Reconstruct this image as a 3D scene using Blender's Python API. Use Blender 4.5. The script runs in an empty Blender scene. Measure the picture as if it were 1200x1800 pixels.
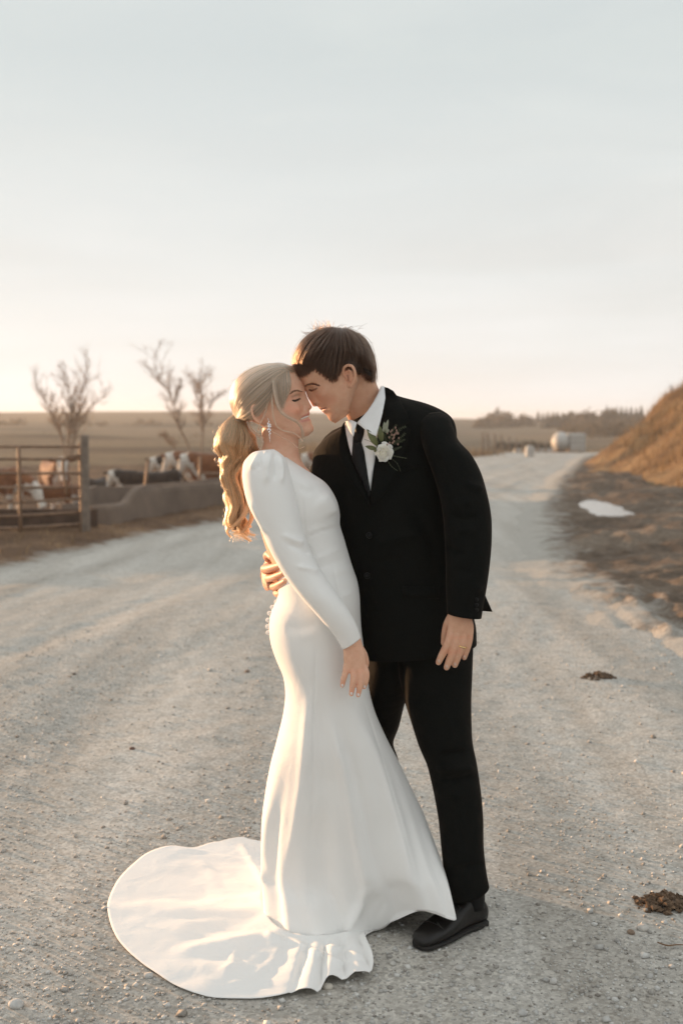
import bpy, bmesh, math, random
import numpy as np
from mathutils import Vector, Matrix
from mathutils.bvhtree import BVHTree

random.seed(7)
RNG = np.random.default_rng(7)
S = bpy.context.scene
COL = S.collection
R = math.radians

# ------------------------------------------------------------------ camera
CAM_H, PITCH, FPX = 1.5, R(4.43), 2000.0
cam_d = bpy.data.cameras.new('camera')
cam = bpy.data.objects.new('camera', cam_d)
COL.objects.link(cam)
cam.location = (0, 0, CAM_H)
cam.rotation_euler = (math.pi / 2 - PITCH, 0, 0)
cam_d.sensor_fit = 'VERTICAL'
cam_d.sensor_height = 36.0
cam_d.lens = 40.0
cam_d.clip_end = 4000
cam_d.dof.use_dof = True
cam_d.dof.focus_distance = 3.22
cam_d.dof.aperture_fstop = 2.9
S.camera = cam

# ------------------------------------------------------------------ light
SUN_EL, SUN_AZ = R(3.0), R(52)          # azimuth to the left of the view axis
SUN_DIR = Vector((-math.sin(SUN_AZ) * math.cos(SUN_EL), math.cos(SUN_AZ) * math.cos(SUN_EL), math.sin(SUN_EL)))
w = bpy.data.worlds.new('World')
S.world = w
w.use_nodes = True
nt = w.node_tree
nt.nodes.clear()
N, L = nt.nodes.new, nt.links.new
sky = N('ShaderNodeTexSky')
sky.sky_type = 'NISHITA'
sky.sun_disc = False
sky.sun_elevation = SUN_EL
sky.sun_rotation = -SUN_AZ
sky.altitude = 300
sky.air_density = 1.0
sky.dust_density = 2.0
sky.ozone_density = 2.5
tc = N('ShaderNodeTexCoord')
sep = N('ShaderNodeSeparateXYZ'); L(tc.outputs['Generated'], sep.inputs[0])
# thin high veil of cloud over the whole sky, streaky and low in contrast
mp = N('ShaderNodeMapping'); mp.inputs['Scale'].default_value = (1.6, 1.6, 9.0)
L(tc.outputs['Generated'], mp.inputs[0])
nz = N('ShaderNodeTexNoise'); nz.inputs['Scale'].default_value = 1.7; nz.inputs['Detail'].default_value = 7; nz.inputs['Distortion'].default_value = .5
nz.inputs['Roughness'].default_value = .55
L(mp.outputs[0], nz.inputs['Vector'])
cr = N('ShaderNodeMapRange'); cr.inputs['From Min'].default_value = .38; cr.inputs['From Max'].default_value = .72
cr.inputs['To Min'].default_value = .90; cr.inputs['To Max'].default_value = 1.0
L(nz.outputs['Fac'], cr.inputs[0])
# veil colour: warm cream low down, pale grey-blue higher
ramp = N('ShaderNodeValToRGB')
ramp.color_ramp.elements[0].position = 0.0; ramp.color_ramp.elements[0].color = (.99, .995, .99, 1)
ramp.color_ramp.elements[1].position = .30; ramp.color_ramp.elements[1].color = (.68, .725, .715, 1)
e = ramp.color_ramp.elements.new(1.0); e.color = (.84, .865, .86, 1)  # zenith stop, out of view: brightened to add light on the ground
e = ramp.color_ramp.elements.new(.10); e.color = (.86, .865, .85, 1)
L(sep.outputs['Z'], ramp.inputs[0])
# soft grey-mauve banks within the veil
mp2 = N('ShaderNodeMapping'); mp2.inputs['Scale'].default_value = (1.1, 1.1, 11.0); mp2.inputs['Location'].default_value = (3.1, .4, .35)
L(tc.outputs['Generated'], mp2.inputs[0])
nz2 = N('ShaderNodeTexNoise'); nz2.inputs['Scale'].default_value = 1.5; nz2.inputs['Detail'].default_value = 8; nz2.inputs['Distortion'].default_value = .6
L(mp2.outputs[0], nz2.inputs['Vector'])
cr2 = N('ShaderNodeMapRange'); cr2.inputs['From Min'].default_value = .42; cr2.inputs['From Max'].default_value = .66
L(nz2.outputs['Fac'], cr2.inputs[0])
bk_ = N('ShaderNodeMix'); bk_.data_type = 'RGBA'; bk_.inputs[6].default_value = (1, 1, 1, 1); bk_.inputs[7].default_value = (.945, .93, .92, 1)
lowz = N('ShaderNodeMapRange'); lowz.inputs['From Min'].default_value = .26; lowz.inputs['From Max'].default_value = .12
L(sep.outputs['Z'], lowz.inputs[0])
bm = N('ShaderNodeMath'); bm.operation = 'MULTIPLY'; L(cr2.outputs[0], bm.inputs[0]); L(lowz.outputs[0], bm.inputs[1])
L(bm.outputs[0], bk_.inputs[0])
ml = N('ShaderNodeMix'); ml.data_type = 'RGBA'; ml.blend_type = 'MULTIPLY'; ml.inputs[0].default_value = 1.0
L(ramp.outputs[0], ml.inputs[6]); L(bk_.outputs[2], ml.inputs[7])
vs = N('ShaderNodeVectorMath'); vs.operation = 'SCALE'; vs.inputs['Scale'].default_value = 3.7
L(ml.outputs[2], vs.inputs[0])
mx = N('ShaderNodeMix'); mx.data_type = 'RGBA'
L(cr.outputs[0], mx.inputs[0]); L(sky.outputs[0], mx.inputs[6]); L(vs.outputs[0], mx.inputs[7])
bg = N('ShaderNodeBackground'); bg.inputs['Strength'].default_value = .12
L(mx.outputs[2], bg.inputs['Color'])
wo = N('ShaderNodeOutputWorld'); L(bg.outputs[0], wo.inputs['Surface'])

sun_d = bpy.data.lights.new('sun', 'SUN')
sun_d.energy = 3.9
sun_d.color = (1.0, .59, .31)
sun_d.angle = R(.9)
sun = bpy.data.objects.new('sun', sun_d)
COL.objects.link(sun)
sun.location = SUN_DIR * 50
sun.rotation_euler = SUN_DIR.to_track_quat('Z', 'Y').to_euler()

S.view_settings.view_transform = 'Standard'
S.view_settings.look = 'None'
S.view_settings.gamma = 1.0
S.view_settings.use_curve_mapping = False
S.view_settings.exposure = 1.25
S.render.engine = 'CYCLES'
S.cycles.max_bounces = 8
S.cycles.use_denoising = True

# ------------------------------------------------------------------ helpers
CP, SP = math.cos(PITCH), math.sin(PITCH)
def ray(px, py):
    a, b = (px - 600) / FPX, (900 - py) / FPX
    return Vector((a, CP + b * SP, -SP + b * CP))
def P(px, py, Y):
    d = ray(px, py)
    return Vector((0, 0, CAM_H)) + d * (Y / d.y)
def G(px, py, z=0.0):
    d = ray(px, py)
    return Vector((0, 0, CAM_H)) + d * ((z - CAM_H) / d.z)
def proj(V):
    V = np.asarray(V, float)
    x, y, z = V[:, 0], V[:, 1], V[:, 2] - CAM_H
    dep = y * CP - z * SP
    up = y * SP + z * CP
    return np.stack([600 + FPX * x / dep, 900 - FPX * up / dep], 1)

def mesh(name, V, F, mat=None, smooth=True):
    me = bpy.data.meshes.new(name)
    V = np.asarray(V, np.float32)
    if isinstance(F, np.ndarray):
        n, k = F.shape
        me.vertices.add(len(V)); me.vertices.foreach_set('co', V.ravel())
        me.loops.add(n * k); me.loops.foreach_set('vertex_index', F.astype(np.int32).ravel())
        me.polygons.add(n)
        me.polygons.foreach_set('loop_start', np.arange(0, n * k, k, dtype=np.int32))
        me.update(calc_edges=True)
        me.validate()
    else:
        me.from_pydata([tuple(map(float, v)) for v in V], [], F)
        me.update()
    if mat:
        me.materials.append(mat)
    if smooth and len(me.polygons):
        me.polygons.foreach_set('use_smooth', np.ones(len(me.polygons), bool))
    return me

def obj(name, me, parent=None, kind=None):
    o = bpy.data.objects.new(name, me)
    COL.objects.link(o)
    if parent is not None:
        o.parent = parent
        p, off = parent, Vector((0, 0, 0))
        while p is not None:
            off += p.location; p = p.parent
        o.location = -off
    if kind:
        o['kind'] = kind
    return o
def tag(o, label, cat, group=None, kind=None):
    o['label'] = label; o['category'] = cat
    if group: o['group'] = group
    if kind: o['kind'] = kind
    return o
def empty(name, loc, label=None, cat=None, group=None):
    o = bpy.data.objects.new(name, None)
    COL.objects.link(o); o.location = loc
    o.empty_display_size = .1
    if label: tag(o, label, cat, group)
    return o
def copy_tree(o, parent=None):
    c = o.copy(); COL.objects.link(c)
    if parent is not None: c.parent = parent
    for ch in list(o.children): copy_tree(ch, c)
    return c
def rebase(o, base):
    """give a mesh object an origin at base without moving it"""
    base = Vector(base)
    o.data.transform(Matrix.Translation(-base)); o.location = base

def gridF(nr, nc, wrap=False):
    r = np.arange(nr - 1)[:, None]; c = np.arange(nc if wrap else nc - 1)[None, :]
    c2 = (c + 1) % nc
    f = np.stack(np.broadcast_arrays(r * nc + c, r * nc + c2, (r + 1) * nc + c2, (r + 1) * nc + c), -1)
    return f.reshape(-1, 4)
def cr_interp(K, ts, n):
    """Catmull-Rom (non-uniform finite differences) of rows K at params ts -> n samples"""
    K = np.asarray(K, float); ts = np.asarray(ts, float)
    m = np.zeros_like(K)
    d = (K[1:] - K[:-1]) / (ts[1:] - ts[:-1])[:, None]
    m[0], m[-1] = d[0], d[-1]
    h = ts[1:] - ts[:-1]
    m[1:-1] = (d[:-1] * h[1:, None] + d[1:] * h[:-1, None]) / (h[1:] + h[:-1])[:, None]
    t = np.linspace(ts[0], ts[-1], n)
    i = np.clip(np.searchsorted(ts, t, 'right') - 1, 0, len(ts) - 2)
    u = ((t - ts[i]) / h[i])[:, None]; hh = h[i][:, None]
    return ((2*u**3-3*u**2+1)*K[i] + (u**3-2*u**2+u)*hh*m[i] + (-2*u**3+3*u**2)*K[i+1] + (u**3-u**2)*hh*m[i+1])
def spline(pts, n):
    K = np.array([tuple(p) for p in pts], float)
    ts = np.concatenate([[0], np.cumsum(np.maximum(np.linalg.norm(np.diff(K, axis=0), axis=1), 1e-6))])
    return cr_interp(K, ts, n)

def RG(xl, yl, xr, yr, Y, d, e=2.0, Yr=None, dz=0.0):
    """cross-section ring from its left and right silhouette points in the picture plane at depth Y"""
    a = P(xl, yl, Y); b = P(xr, yr, Y if Yr is None else Yr)
    c = (a + b) / 2; u = (b - a) / 2
    v = Vector((0, 1, dz)); un = u.normalized(); v = (v - un * v.dot(un)).normalized() * d
    return (*c, *u, *v, e)
def loft(rings, n=48, m=None, cap=True):
    K = np.array(rings, float)
    ts = np.concatenate([[0], np.cumsum(np.maximum(np.linalg.norm(np.diff(K[:, :3], axis=0), axis=1), 1e-4))])
    if m is None: m = max(8, int(ts[-1] / .012))
    Q = cr_interp(K, ts, m)
    t = np.linspace(0, 2 * math.pi, n, endpoint=False)
    c, s = np.cos(t), np.sin(t)
    p = 2 / Q[:, 9:10]
    cc = np.sign(c) * np.abs(c) ** p; ss = np.sign(s) * np.abs(s) ** p
    V = Q[:, None, 0:3] + cc[..., None] * Q[:, None, 3:6] + ss[..., None] * Q[:, None, 6:9]
    V = V.reshape(-1, 3); F = [tuple(f) for f in gridF(m, n, True)]
    if cap:
        V = np.vstack([V, Q[0, :3], Q[-1, :3]])
        a, b = m * n, m * n + 1
        for i in range(n):
            F.append((a, (i + 1) % n, i)); F.append((b, (m - 1) * n + i, (m - 1) * n + (i + 1) % n))
    q = np.array([f[:3] for f in F]); A = V - V.mean(0)
    if np.einsum('ij,ij->i', A[q[:, 0]], np.cross(A[q[:, 1]], A[q[:, 2]])).sum() < 0: F = [tuple(reversed(f)) for f in F]     # outward normals
    return V, F
def tube(pts, radii, n=8, seg=None, flat=1.0, cap=True):
    """smooth tapered tube through 3-D points"""
    K = np.array([(*p, r) for p, r in zip([tuple(q) for q in pts], radii)], float)
    ts = np.concatenate([[0], np.cumsum(np.maximum(np.linalg.norm(np.diff(K[:, :3], axis=0), axis=1), 1e-6))])
    if seg is None: seg = max(4, len(pts) * 4)
    Q = cr_interp(K, ts, seg)
    C, r = Q[:, :3], np.maximum(Q[:, 3], 1e-5)
    if cap == 'round':
        ext = []
        t1 = C[-1] - C[-2]; t1 /= np.linalg.norm(t1)
        for a in (.35, .65, .87, .97):
            ext.append((*(C[-1] + t1 * r[-1] * a), r[-1] * math.sqrt(1 - a * a)))
        ext = np.array(ext); C = np.vstack([C, ext[:, :3]]); r = np.concatenate([r, ext[:, 3]])
    T = np.gradient(C, axis=0); T /= np.linalg.norm(T, axis=1)[:, None] + 1e-12
    a = np.array([0, 0, 1.0]) if abs(T[0, 2]) < .9 else np.array([1.0, 0, 0])
    A = np.zeros_like(C); B = np.zeros_like(C)
    for i in range(len(C)):
        a = a - T[i] * (a @ T[i]); a /= np.linalg.norm(a) + 1e-12
        A[i] = a; B[i] = np.cross(T[i], a)
    t = np.linspace(0, 2 * math.pi, n, endpoint=False)
    V = C[:, None] + r[:, None, None] * (np.cos(t)[None, :, None] * A[:, None] + flat * np.sin(t)[None, :, None] * B[:, None])
    m = len(C); V = V.reshape(-1, 3); F = [tuple(f) for f in gridF(m, n, True)]
    if cap:
        V = np.vstack([V, C[0], C[-1]])
        for i in range(n):
            F.append((m * n, (i + 1) % n, i)); F.append((m * n + 1, (m - 1) * n + i, (m - 1) * n + (i + 1) % n))
    return V, F
def join(parts):
    Vs, Fs, o = [], [], 0
    for V, F in parts:
        Vs.append(np.asarray(V, float)); Fs += [tuple(int(i) + o for i in f) for f in F]; o += len(V)
    return np.vstack(Vs), Fs
def box(c, h, rot=None, taper=1.0):
    V = np.array([(x * h[0] * (taper if z > 0 else 1), y * h[1] * (taper if z > 0 else 1), z * h[2]) for x in (-1, 1) for y in (-1, 1) for z in (-1, 1)], float)
    if rot is not None: V = V @ np.array(rot).T
    F = [(0, 1, 3, 2), (4, 6, 7, 5), (0, 4, 5, 1), (2, 3, 7, 6), (0, 2, 6, 4), (1, 5, 7, 3)]
    return V + np.array(c, float), F
def ellipsoid(c, r, nu=16, nv=10, rot=None):
    V = []
    for i in range(nv + 1):
        th = math.pi * i / nv
        for j in range(nu):
            ph = 2 * math.pi * j / nu
            V.append((r[0] * math.sin(th) * math.cos(ph), r[1] * math.sin(th) * math.sin(ph), r[2] * math.cos(th)))
    V = np.array(V)
    if rot is not None: V = V @ np.array(rot).T
    return V + np.array(tuple(c)), [tuple(f) for f in gridF(nv + 1, nu, True)]
def bevel(o, wd=.01, seg=2):
    m = o.modifiers.new('bevel', 'BEVEL'); m.width = wd; m.segments = seg; m.limit_method = 'ANGLE'; m.angle_limit = R(40)
def applied(me, *mods):
    """new mesh = me with modifiers applied; mods = (type, {attrs}) """
    o = bpy.data.objects.new('tmp', me); COL.objects.link(o)
    for t, a in mods:
        m = o.modifiers.new(t, t)
        for k, v in a.items(): setattr(m, k, v)
    dg = bpy.context.evaluated_depsgraph_get(); dg.update()
    r = bpy.data.meshes.new_from_object(o.evaluated_get(dg), depsgraph=dg)
    bpy.data.objects.remove(o)
    return r
def remesh(V, F, voxel, smooth=2, name='body'):
    me = mesh(name, V, F)
    return applied(me, ('REMESH', dict(mode='VOXEL', voxel_size=voxel, use_smooth_shade=True)), ('SMOOTH', dict(factor=.5, iterations=smooth)))
def co(me):
    a = np.empty(len(me.vertices) * 3, np.float32); me.vertices.foreach_get('co', a); return a.reshape(-1, 3).astype(float)
def nrm(me):
    a = np.empty(len(me.vertices) * 3, np.float32); me.vertex_normals.foreach_get('vector', a); return a.reshape(-1, 3).astype(float)
def setco(me, V):
    me.vertices.foreach_set('co', np.asarray(V, np.float32).ravel()); me.update()
def color_attr(me, name, C):
    at = me.color_attributes.new(name, 'FLOAT_COLOR', 'POINT')
    C = np.asarray(C, np.float32)
    if C.ndim == 1: C = np.stack([C, C, C, np.ones_like(C)], 1)
    at.data.foreach_set('color', C.ravel())
def seg_dist(Q, pts):
    """distance of 2-D or 3-D points Q to a polyline, and the parameter along it"""
    best = np.full(len(Q), 1e9); tt = np.zeros(len(Q)); pts = np.asarray(pts, float); k = len(pts) - 1
    for i in range(k):
        a, b = pts[i], pts[i + 1]; ab = b - a
        t = np.clip(((Q - a) @ ab) / max(ab @ ab, 1e-12), 0, 1)
        d = np.linalg.norm(Q - (a + t[:, None] * ab), axis=1)
        m = d < best; best[m] = d[m]; tt[m] = (i + t[m]) / k
    return best, tt
def stroke(me, pts, rad, amp, front=True, taper=True, sharp=2.0):
    """sculpt: move the camera-facing surface along its normal near a polyline given by photo points"""
    V = co(me); Nn = nrm(me)
    q = proj(V)
    d, t = seg_dist(q, pts)
    view = np.array([0, 0, CAM_H]) - V; view /= np.linalg.norm(view, axis=1)[:, None]
    f = np.clip((Nn * view).sum(1) * 2.5, 0, 1) if front else 1.0
    wgt = np.exp(-(d / rad) ** sharp) * f
    if taper: wgt = wgt * np.clip(np.minimum(t, 1 - t) * 5 + .15, 0, 1)
    setco(me, V + Nn * (amp * wgt)[:, None])

# value noise, vectorised (for heights)
_perm = RNG.random((256, 256))
def vnoise(x, y, seed=0):
    x = np.asarray(x, float) + seed * 17.3; y = np.asarray(y, float) + seed * 31.7
    xi, yi = np.floor(x).astype(int), np.floor(y).astype(int); fx, fy = x - xi, y - yi
    fx = fx * fx * (3 - 2 * fx); fy = fy * fy * (3 - 2 * fy)
    g = lambda a, b: _perm[a % 256, b % 256]
    return (g(xi, yi) * (1 - fx) + g(xi + 1, yi) * fx) * (1 - fy) + (g(xi, yi + 1) * (1 - fx) + g(xi + 1, yi + 1) * fx) * fy - .5
def fbm(x, y, oct=4, seed=0):
    r, a = 0, 1.0
    for i in range(oct):
        r = r + a * vnoise(x * 2 ** i, y * 2 ** i, seed + i); a *= .5
    return r
def sstep(a, b, x):
    t = np.clip((np.asarray(x, float) - a) / (b - a), 0, 1); return t * t * (3 - 2 * t)

# ------------------------------------------------------------------ materials
def material(name):
    m = bpy.data.materials.new(name); m.use_nodes = True
    t = m.node_tree; b = t.nodes['Principled BSDF']
    return m, t, b
def noise_node(t, scale, detail=5, rough=.55, vec=None, dist=0):
    n = t.nodes.new('ShaderNodeTexNoise'); n.inputs['Scale'].default_value = scale
    n.inputs['Detail'].default_value = detail; n.inputs['Roughness'].default_value = rough; n.inputs['Distortion'].default_value = dist
    if vec is not None: t.links.new(vec, n.inputs['Vector'])
    return n
def ramp_node(t, fac, stops):
    r = t.nodes.new('ShaderNodeValToRGB')
    el = r.color_ramp.elements
    while len(el) < len(stops): el.new(.5)
    for e, (p, c) in zip(el, stops): e.position = p; e.color = (*c, 1)
    t.links.new(fac, r.inputs[0]); return r
def mix_node(t, fac, a, b, mode='MIX'):
    m = t.nodes.new('ShaderNodeMix'); m.data_type = 'RGBA'; m.blend_type = mode
    for s, v in ((0, fac), (6, a), (7, b)):
        if isinstance(v, (int, float)): m.inputs[s].default_value = v
        elif isinstance(v, tuple): m.inputs[s].default_value = (*v, 1)
        else: t.links.new(v, m.inputs[s])
    return m.outputs[2]
def bump_node(t, b, h, strength, dist, normal=None):
    n = t.nodes.new('ShaderNodeBump'); n.inputs['Strength'].default_value = strength; n.inputs['Distance'].default_value = dist
    t.links.new(h, n.inputs['Height'])
    if normal is not None: t.links.new(normal, n.inputs['Normal'])
    if b is not None: t.links.new(n.outputs[0], b.inputs['Normal'])
    return n.outputs[0]
def simple(name, col, rough=.6, var=.15, scale=12, bump=0, metal=0, spec=.5, coords='Object', bscale=None):
    """plain material with procedural mottling and relief"""
    m, t, b = material(name)
    tcn = t.nodes.new('ShaderNodeTexCoord')
    n = noise_node(t, scale, 6, .6, tcn.outputs[coords])
    lo = tuple(c * (1 - var) for c in col); hi = tuple(min(1, c * (1 + var)) for c in col)
    r = ramp_node(t, n.outputs['Fac'], [(.3, lo), (.7, hi)])
    t.links.new(r.outputs[0], b.inputs['Base Color'])
    b.inputs['Roughness'].default_value = rough; b.inputs['Metallic'].default_value = metal
    b.inputs['Specular IOR Level'].default_value = spec
    if bump:
        nb = noise_node(t, bscale or scale * 4, 5, .6, tcn.outputs[coords])
        bump_node(t, b, nb.outputs['Fac'], .6, bump)
    return m

# ================================================================== SETTING
def xr_edge(y): return np.interp(y, [0, 5, 7.6, 8.6, 11.8, 19.4, 30, 48, 60, 70], [3.4, 2.75, 2.3, 2.1, 2.1, 3.3, 5.6, 10, 13.4, 16.5])
def xl_edge(y): return np.interp(y, [0, 8, 11.5, 13.6, 15.8, 17.3, 30, 46, 60, 70], [-7.5, -4.9, -3.55, -3.05, -2.4, -1.75, 1.75, 5.9, 10, 13])
CREST_Y = 420.0
def behind_bunk(x, y):
    """metres behind the line of gate and feed bunk (positive inside the cattle pen)"""
    x = np.asarray(x, float); y = np.asarray(y, float)
    yl = np.interp(x, [-40, -3.5, -3.0, -2.0, 0.0, 7.0, 9.0], [15.6, 15.6, 16.6, 19.7, 23.0, 33.0, 38.0])
    return (y - yl) * np.where(x < -3.5, 1.0, .55)
def pen_dip(x, y): return -.4 * sstep(.9, 3.0, behind_bunk(x, y)) * (1 - sstep(34, 52, np.asarray(y, float)))
def terrain(x, y):
    x = np.asarray(x, float); y = np.asarray(y, float)
    px = 600 + FPX * x / np.maximum(y, 1)
    py = np.interp(px, [-400, 0, 200, 420, 560, 700, 800, 950, 1110, 1300, 1700], [719, 725.5, 724, 724, 726, 731, 736, 738.5, 733, 724, 716])
    zc = CAM_H + (745 - py) / FPX * CREST_Y
    dip = -1.25 * sstep(49, 92, y) * sstep(2, 9, x)
    mid = fbm(x / 30, y / 22, 3, 3) * 1.0 * sstep(45, 120, y)
    z = dip + mid + pen_dip(x, y)
    z = z + (zc - z) * sstep(95, CREST_Y, y) ** 1.2
    z = z - 9 * sstep(CREST_Y, 900, y)
    z = z - .06 * ((x > xl_edge(y) - 2) & (x < xr_edge(y) + 12) & (y < 52)) - .02
    return z

# --- ground: one sheet to the horizon
def axis(lo, hi, step, far, k=1.09):
    a = list(np.arange(lo, hi, step)); s = step
    while a[-1] < far: s *= k; a.append(a[-1] + s)
    return a
ys = axis(-4, 60, .8, 1300, 1.05)
ys = [-60, -40, -25, -15, -9] + ys
xp = axis(0, 30, 1.0, 900, 1.09)
xs = [-v for v in xp[:0:-1]] + xp
X, Y = np.meshgrid(xs, ys)
Z = terrain(X, Y)
m_ground, t, b = material('dry_pasture')
g = t.nodes.new('ShaderNodeNewGeometry')
mpn = t.nodes.new('ShaderNodeMapping'); mpn.inputs['Scale'].default_value = (.02, .085, .2)
t.links.new(g.outputs['Position'], mpn.inputs[0])
n1 = noise_node(t, 1.0, 7, .62, mpn.outputs[0], .6)
r1 = ramp_node(t, n1.outputs['Fac'], [(.33, (.075, .056, .039)), (.44, (.16, .122, .082)), (.54, (.225, .172, .113)), (.66, (.105, .079, .054))])
n2 = noise_node(t, 2.2, 6, .65, g.outputs['Position'])
r2 = ramp_node(t, n2.outputs['Fac'], [(.3, (.62, .60, .58)), (.7, (1.15, 1.12, 1.1))])
t.links.new(mix_node(t, 1.0, r1.outputs[0], r2.outputs[0], 'MULTIPLY'), b.inputs['Base Color'])
b.inputs['Roughness'].default_value = .95; b.inputs['Specular IOR Level'].default_value = .15
bump_node(t, b, n2.outputs['Fac'], .8, .15)
obj('ground', mesh('ground', np.stack([X, Y, Z], -1).reshape(-1, 3), gridF(len(ys), len(xs)), m_ground), kind='structure')

# --- gravel road
m_road, t, b = material('gravel')
g = t.nodes.new('ShaderNodeNewGeometry')
mpn = t.nodes.new('ShaderNodeMapping'); mpn.inputs['Rotation'].default_value = (0, 0, R(14)); mpn.inputs['Scale'].default_value = (2.0, .12, .3)
t.links.new(g.outputs['Position'], mpn.inputs[0])
nl = noise_node(t, 1.3, 5, .6, mpn.outputs[0], .3)
rl = ramp_node(t, nl.outputs['Fac'], [(.25, (.40, .38, .35)), (.5, (.49, .478, .452)), (.72, (.55, .542, .52))])
nm = noise_node(t, 9, 7, .7, g.outputs['Position'])
rm = ramp_node(t, nm.outputs['Fac'], [(.28, (.80, .78, .75)), (.5, (.98, .97, .96)), (.75, (1.12, 1.12, 1.12))])
c0 = mix_node(t, 1.0, rl.outputs[0], rm.outputs[0], 'MULTIPLY')
tk_ = t.nodes.new('ShaderNodeAttribute'); tk_.attribute_name = 'track'
tr_ = ramp_node(t, tk_.outputs['Fac'], [(0, (.90, .89, .88)), (.5, (1.02, 1.02, 1.02)), (1, (1.11, 1.11, 1.11))])
c1 = mix_node(t, 1.0, c0, tr_.outputs[0], 'MULTIPLY')
vo = t.nodes.new('ShaderNodeTexVoronoi'); vo.inputs['Scale'].default_value = 95; t.links.new(g.outputs['Position'], vo.inputs['Vector'])
vr = ramp_node(t, vo.outputs['Color'], [(0, (.55, .52, .48)), (.5, (.98, .96, .94)), (1, (1.4, 1.38, 1.34))])
vo.inputs['Randomness'].default_value = 1
c2 = mix_node(t, .75, c1, mix_node(t, 1.0, c1, vr.outputs[0], 'MULTIPLY'))
nf = noise_node(t, 420, 3, .7, g.outputs['Position'])
rf = ramp_node(t, nf.outputs['Fac'], [(.3, (.7, .68, .66)), (.7, (1.25, 1.25, 1.24))])
t.links.new(mix_node(t, 1.0, c2, rf.outputs[0], 'MULTIPLY'), b.inputs['Base Color'])
b.inputs['Roughness'].default_value = .92; b.inputs['Specular IOR Level'].default_value = .25
h1 = bump_node(t, None, nm.outputs['Fac'], .3, .015)
h2 = bump_node(t, None, vo.outputs['Distance'], -.7, .008, h1)
bump_node(t, b, nf.outputs['Fac'], .6, .004, h2)
def road_z(x, y):
    near = 1 - .95 * np.exp(-(((np.asarray(x) + .1) / 1.35) ** 4 + ((np.asarray(y) - 3.4) / 1.1) ** 4))
    s = np.asarray(x) - .25 * np.asarray(y)
    z = fbm(np.asarray(x) * 1.1, np.asarray(y) * .5, 4, 11) * .014
    z = z + fbm(s * 2.6, np.asarray(y) * .12, 3, 5) * .012 * sstep(4, 8, y)
    z = z + fbm(np.asarray(x) * 9, np.asarray(y) * 9, 3, 21) * .005
    return (z * near) - .06 * sstep(50, 62, y)
ry = np.concatenate([np.linspace(-6, 1.8, 16), np.geomspace(2.0, 62, 520)])
rc = 230
RX = []
for y in ry:
    a = min(xl_edge(y) - 1.5, -.33 * y - 1.0 if y < 10 else 99); c = max(xr_edge(y) + 1.5, .33 * y + 1.0 if y < 8 else -99)
    RX.append(np.linspace(a, c, rc))
RX = np.array(RX); RY = np.repeat(ry[:, None], rc, 1)
def track_mask(x, y):
    """packed pale wheel lines (1) and loose darker gravel thrown up between them (0)"""
    f = (x - xl_edge(y)) / (xr_edge(y) - xl_edge(y)); wdt = (xr_edge(y) - xl_edge(y))
    m = np.full(np.shape(x), .5)
    for k, f0 in enumerate((.10, .245, .40, .545, .70, .845)):
        c = f0 + .018 * np.sin(y * .35 + k * 2.1) + .02 * vnoise(y * .2, k * 3.0, 7)
        d = (f - c) * wdt; a = .32 + .5 * vnoise(x * .8, y * .25, 20 + k)
        m = m + a * np.exp(-(d / .24) ** 2) - .6 * a * (np.exp(-((d - .48) / .17) ** 2) + np.exp(-((d + .48) / .17) ** 2))
    return np.clip(m + .16 * fbm(x * 3, y * 1.2, 3, 44), 0, 1)
RZ = road_z(RX, RY) - .005 * (track_mask(RX, RY) - .5) * (np.abs(RX + .1) > 1.5)
rme = mesh('gravel_road', np.stack([RX, RY, RZ], -1).reshape(-1, 3), gridF(len(ry), rc), m_road)
color_attr(rme, 'track', track_mask(RX, RY).ravel())
obj('gravel_road', rme, kind='structure')

# --- muddy verge on the right, with tyre ruts, and its puddle
PUD = [(1019, 884), (1028, 879), (1046, 878), (1068, 884), (1088, 891), (1112, 904), (1108, 910), (1080, 911), (1052, 909), (1032, 901)]
pud_w = np.array([G(*p, .012)[:2] for p in PUD])
def inpoly(x, y, poly):
    x = np.asarray(x); y = np.asarray(y); c = np.zeros(x.shape, bool); n = len(poly)
    for i in range(n):
        x1, y1 = poly[i]; x2, y2 = poly[(i + 1) % n]
        cond = ((y1 > y) != (y2 > y)) & (x < (x2 - x1) * (y - y1) / (y2 - y1 + 1e-12) + x1)
        c ^= cond
    return c
RUTS = [([G(1105, 1062), G(1140, 1090), G(1178, 1122)], .07, .035), ([G(1158, 1058), G(1185, 1078), G(1230, 1108)], .08, .04),
        ([G(1020, 1040), G(1075, 1062), G(1082, 1050)], .05, .03), ([G(1085, 1070), G(1130, 1110)], .05, .02)]
def mud_z(x, y):
    x = np.asarray(x, float); y = np.asarray(y, float)
    d = x - xr_edge(y)
    z = -.02 + fbm(x * 2.1, y * 1.3, 4, 33) * .035 + .07 * sstep(-.55, .25, d) + .06 * sstep(0, 2, d) + fbm(x * 1.3, y * .8, 4, 31) * .13 * sstep(-.4, 1.4, d) + fbm(x * 5, y * 5, 3, 41) * .06 * sstep(-.3, .8, d)
    q = np.stack([x.ravel(), y.ravel()], 1)
    pd = np.where(inpoly(x, y, pud_w), -1, 1) * seg_dist(q, np.vstack([pud_w, pud_w[:1]]))[0].reshape(x.shape)
    z = np.where(pd < .5, z * sstep(0, .5, pd) + (.05 * sstep(-.14, .12, pd) - .0165 + fbm(x * 3, y * 1.6, 4, 35) * .035) * (1 - sstep(0, .5, pd)), z)
    for pts, wd, am in RUTS:
        dd, tt = seg_dist(q, [p[:2] for p in pts])
        am = am * (1 + 1.6 * fbm(x * 6, y * 6, 3, 37)).ravel()
        z = z + (am * np.exp(-(dd / wd) ** 2) - am * .5 * np.exp(-((dd - 2.2 * wd) / wd) ** 2)).reshape(x.shape)
    return z
my = np.geomspace(5.2, 52, 330); mc = 170
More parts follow.
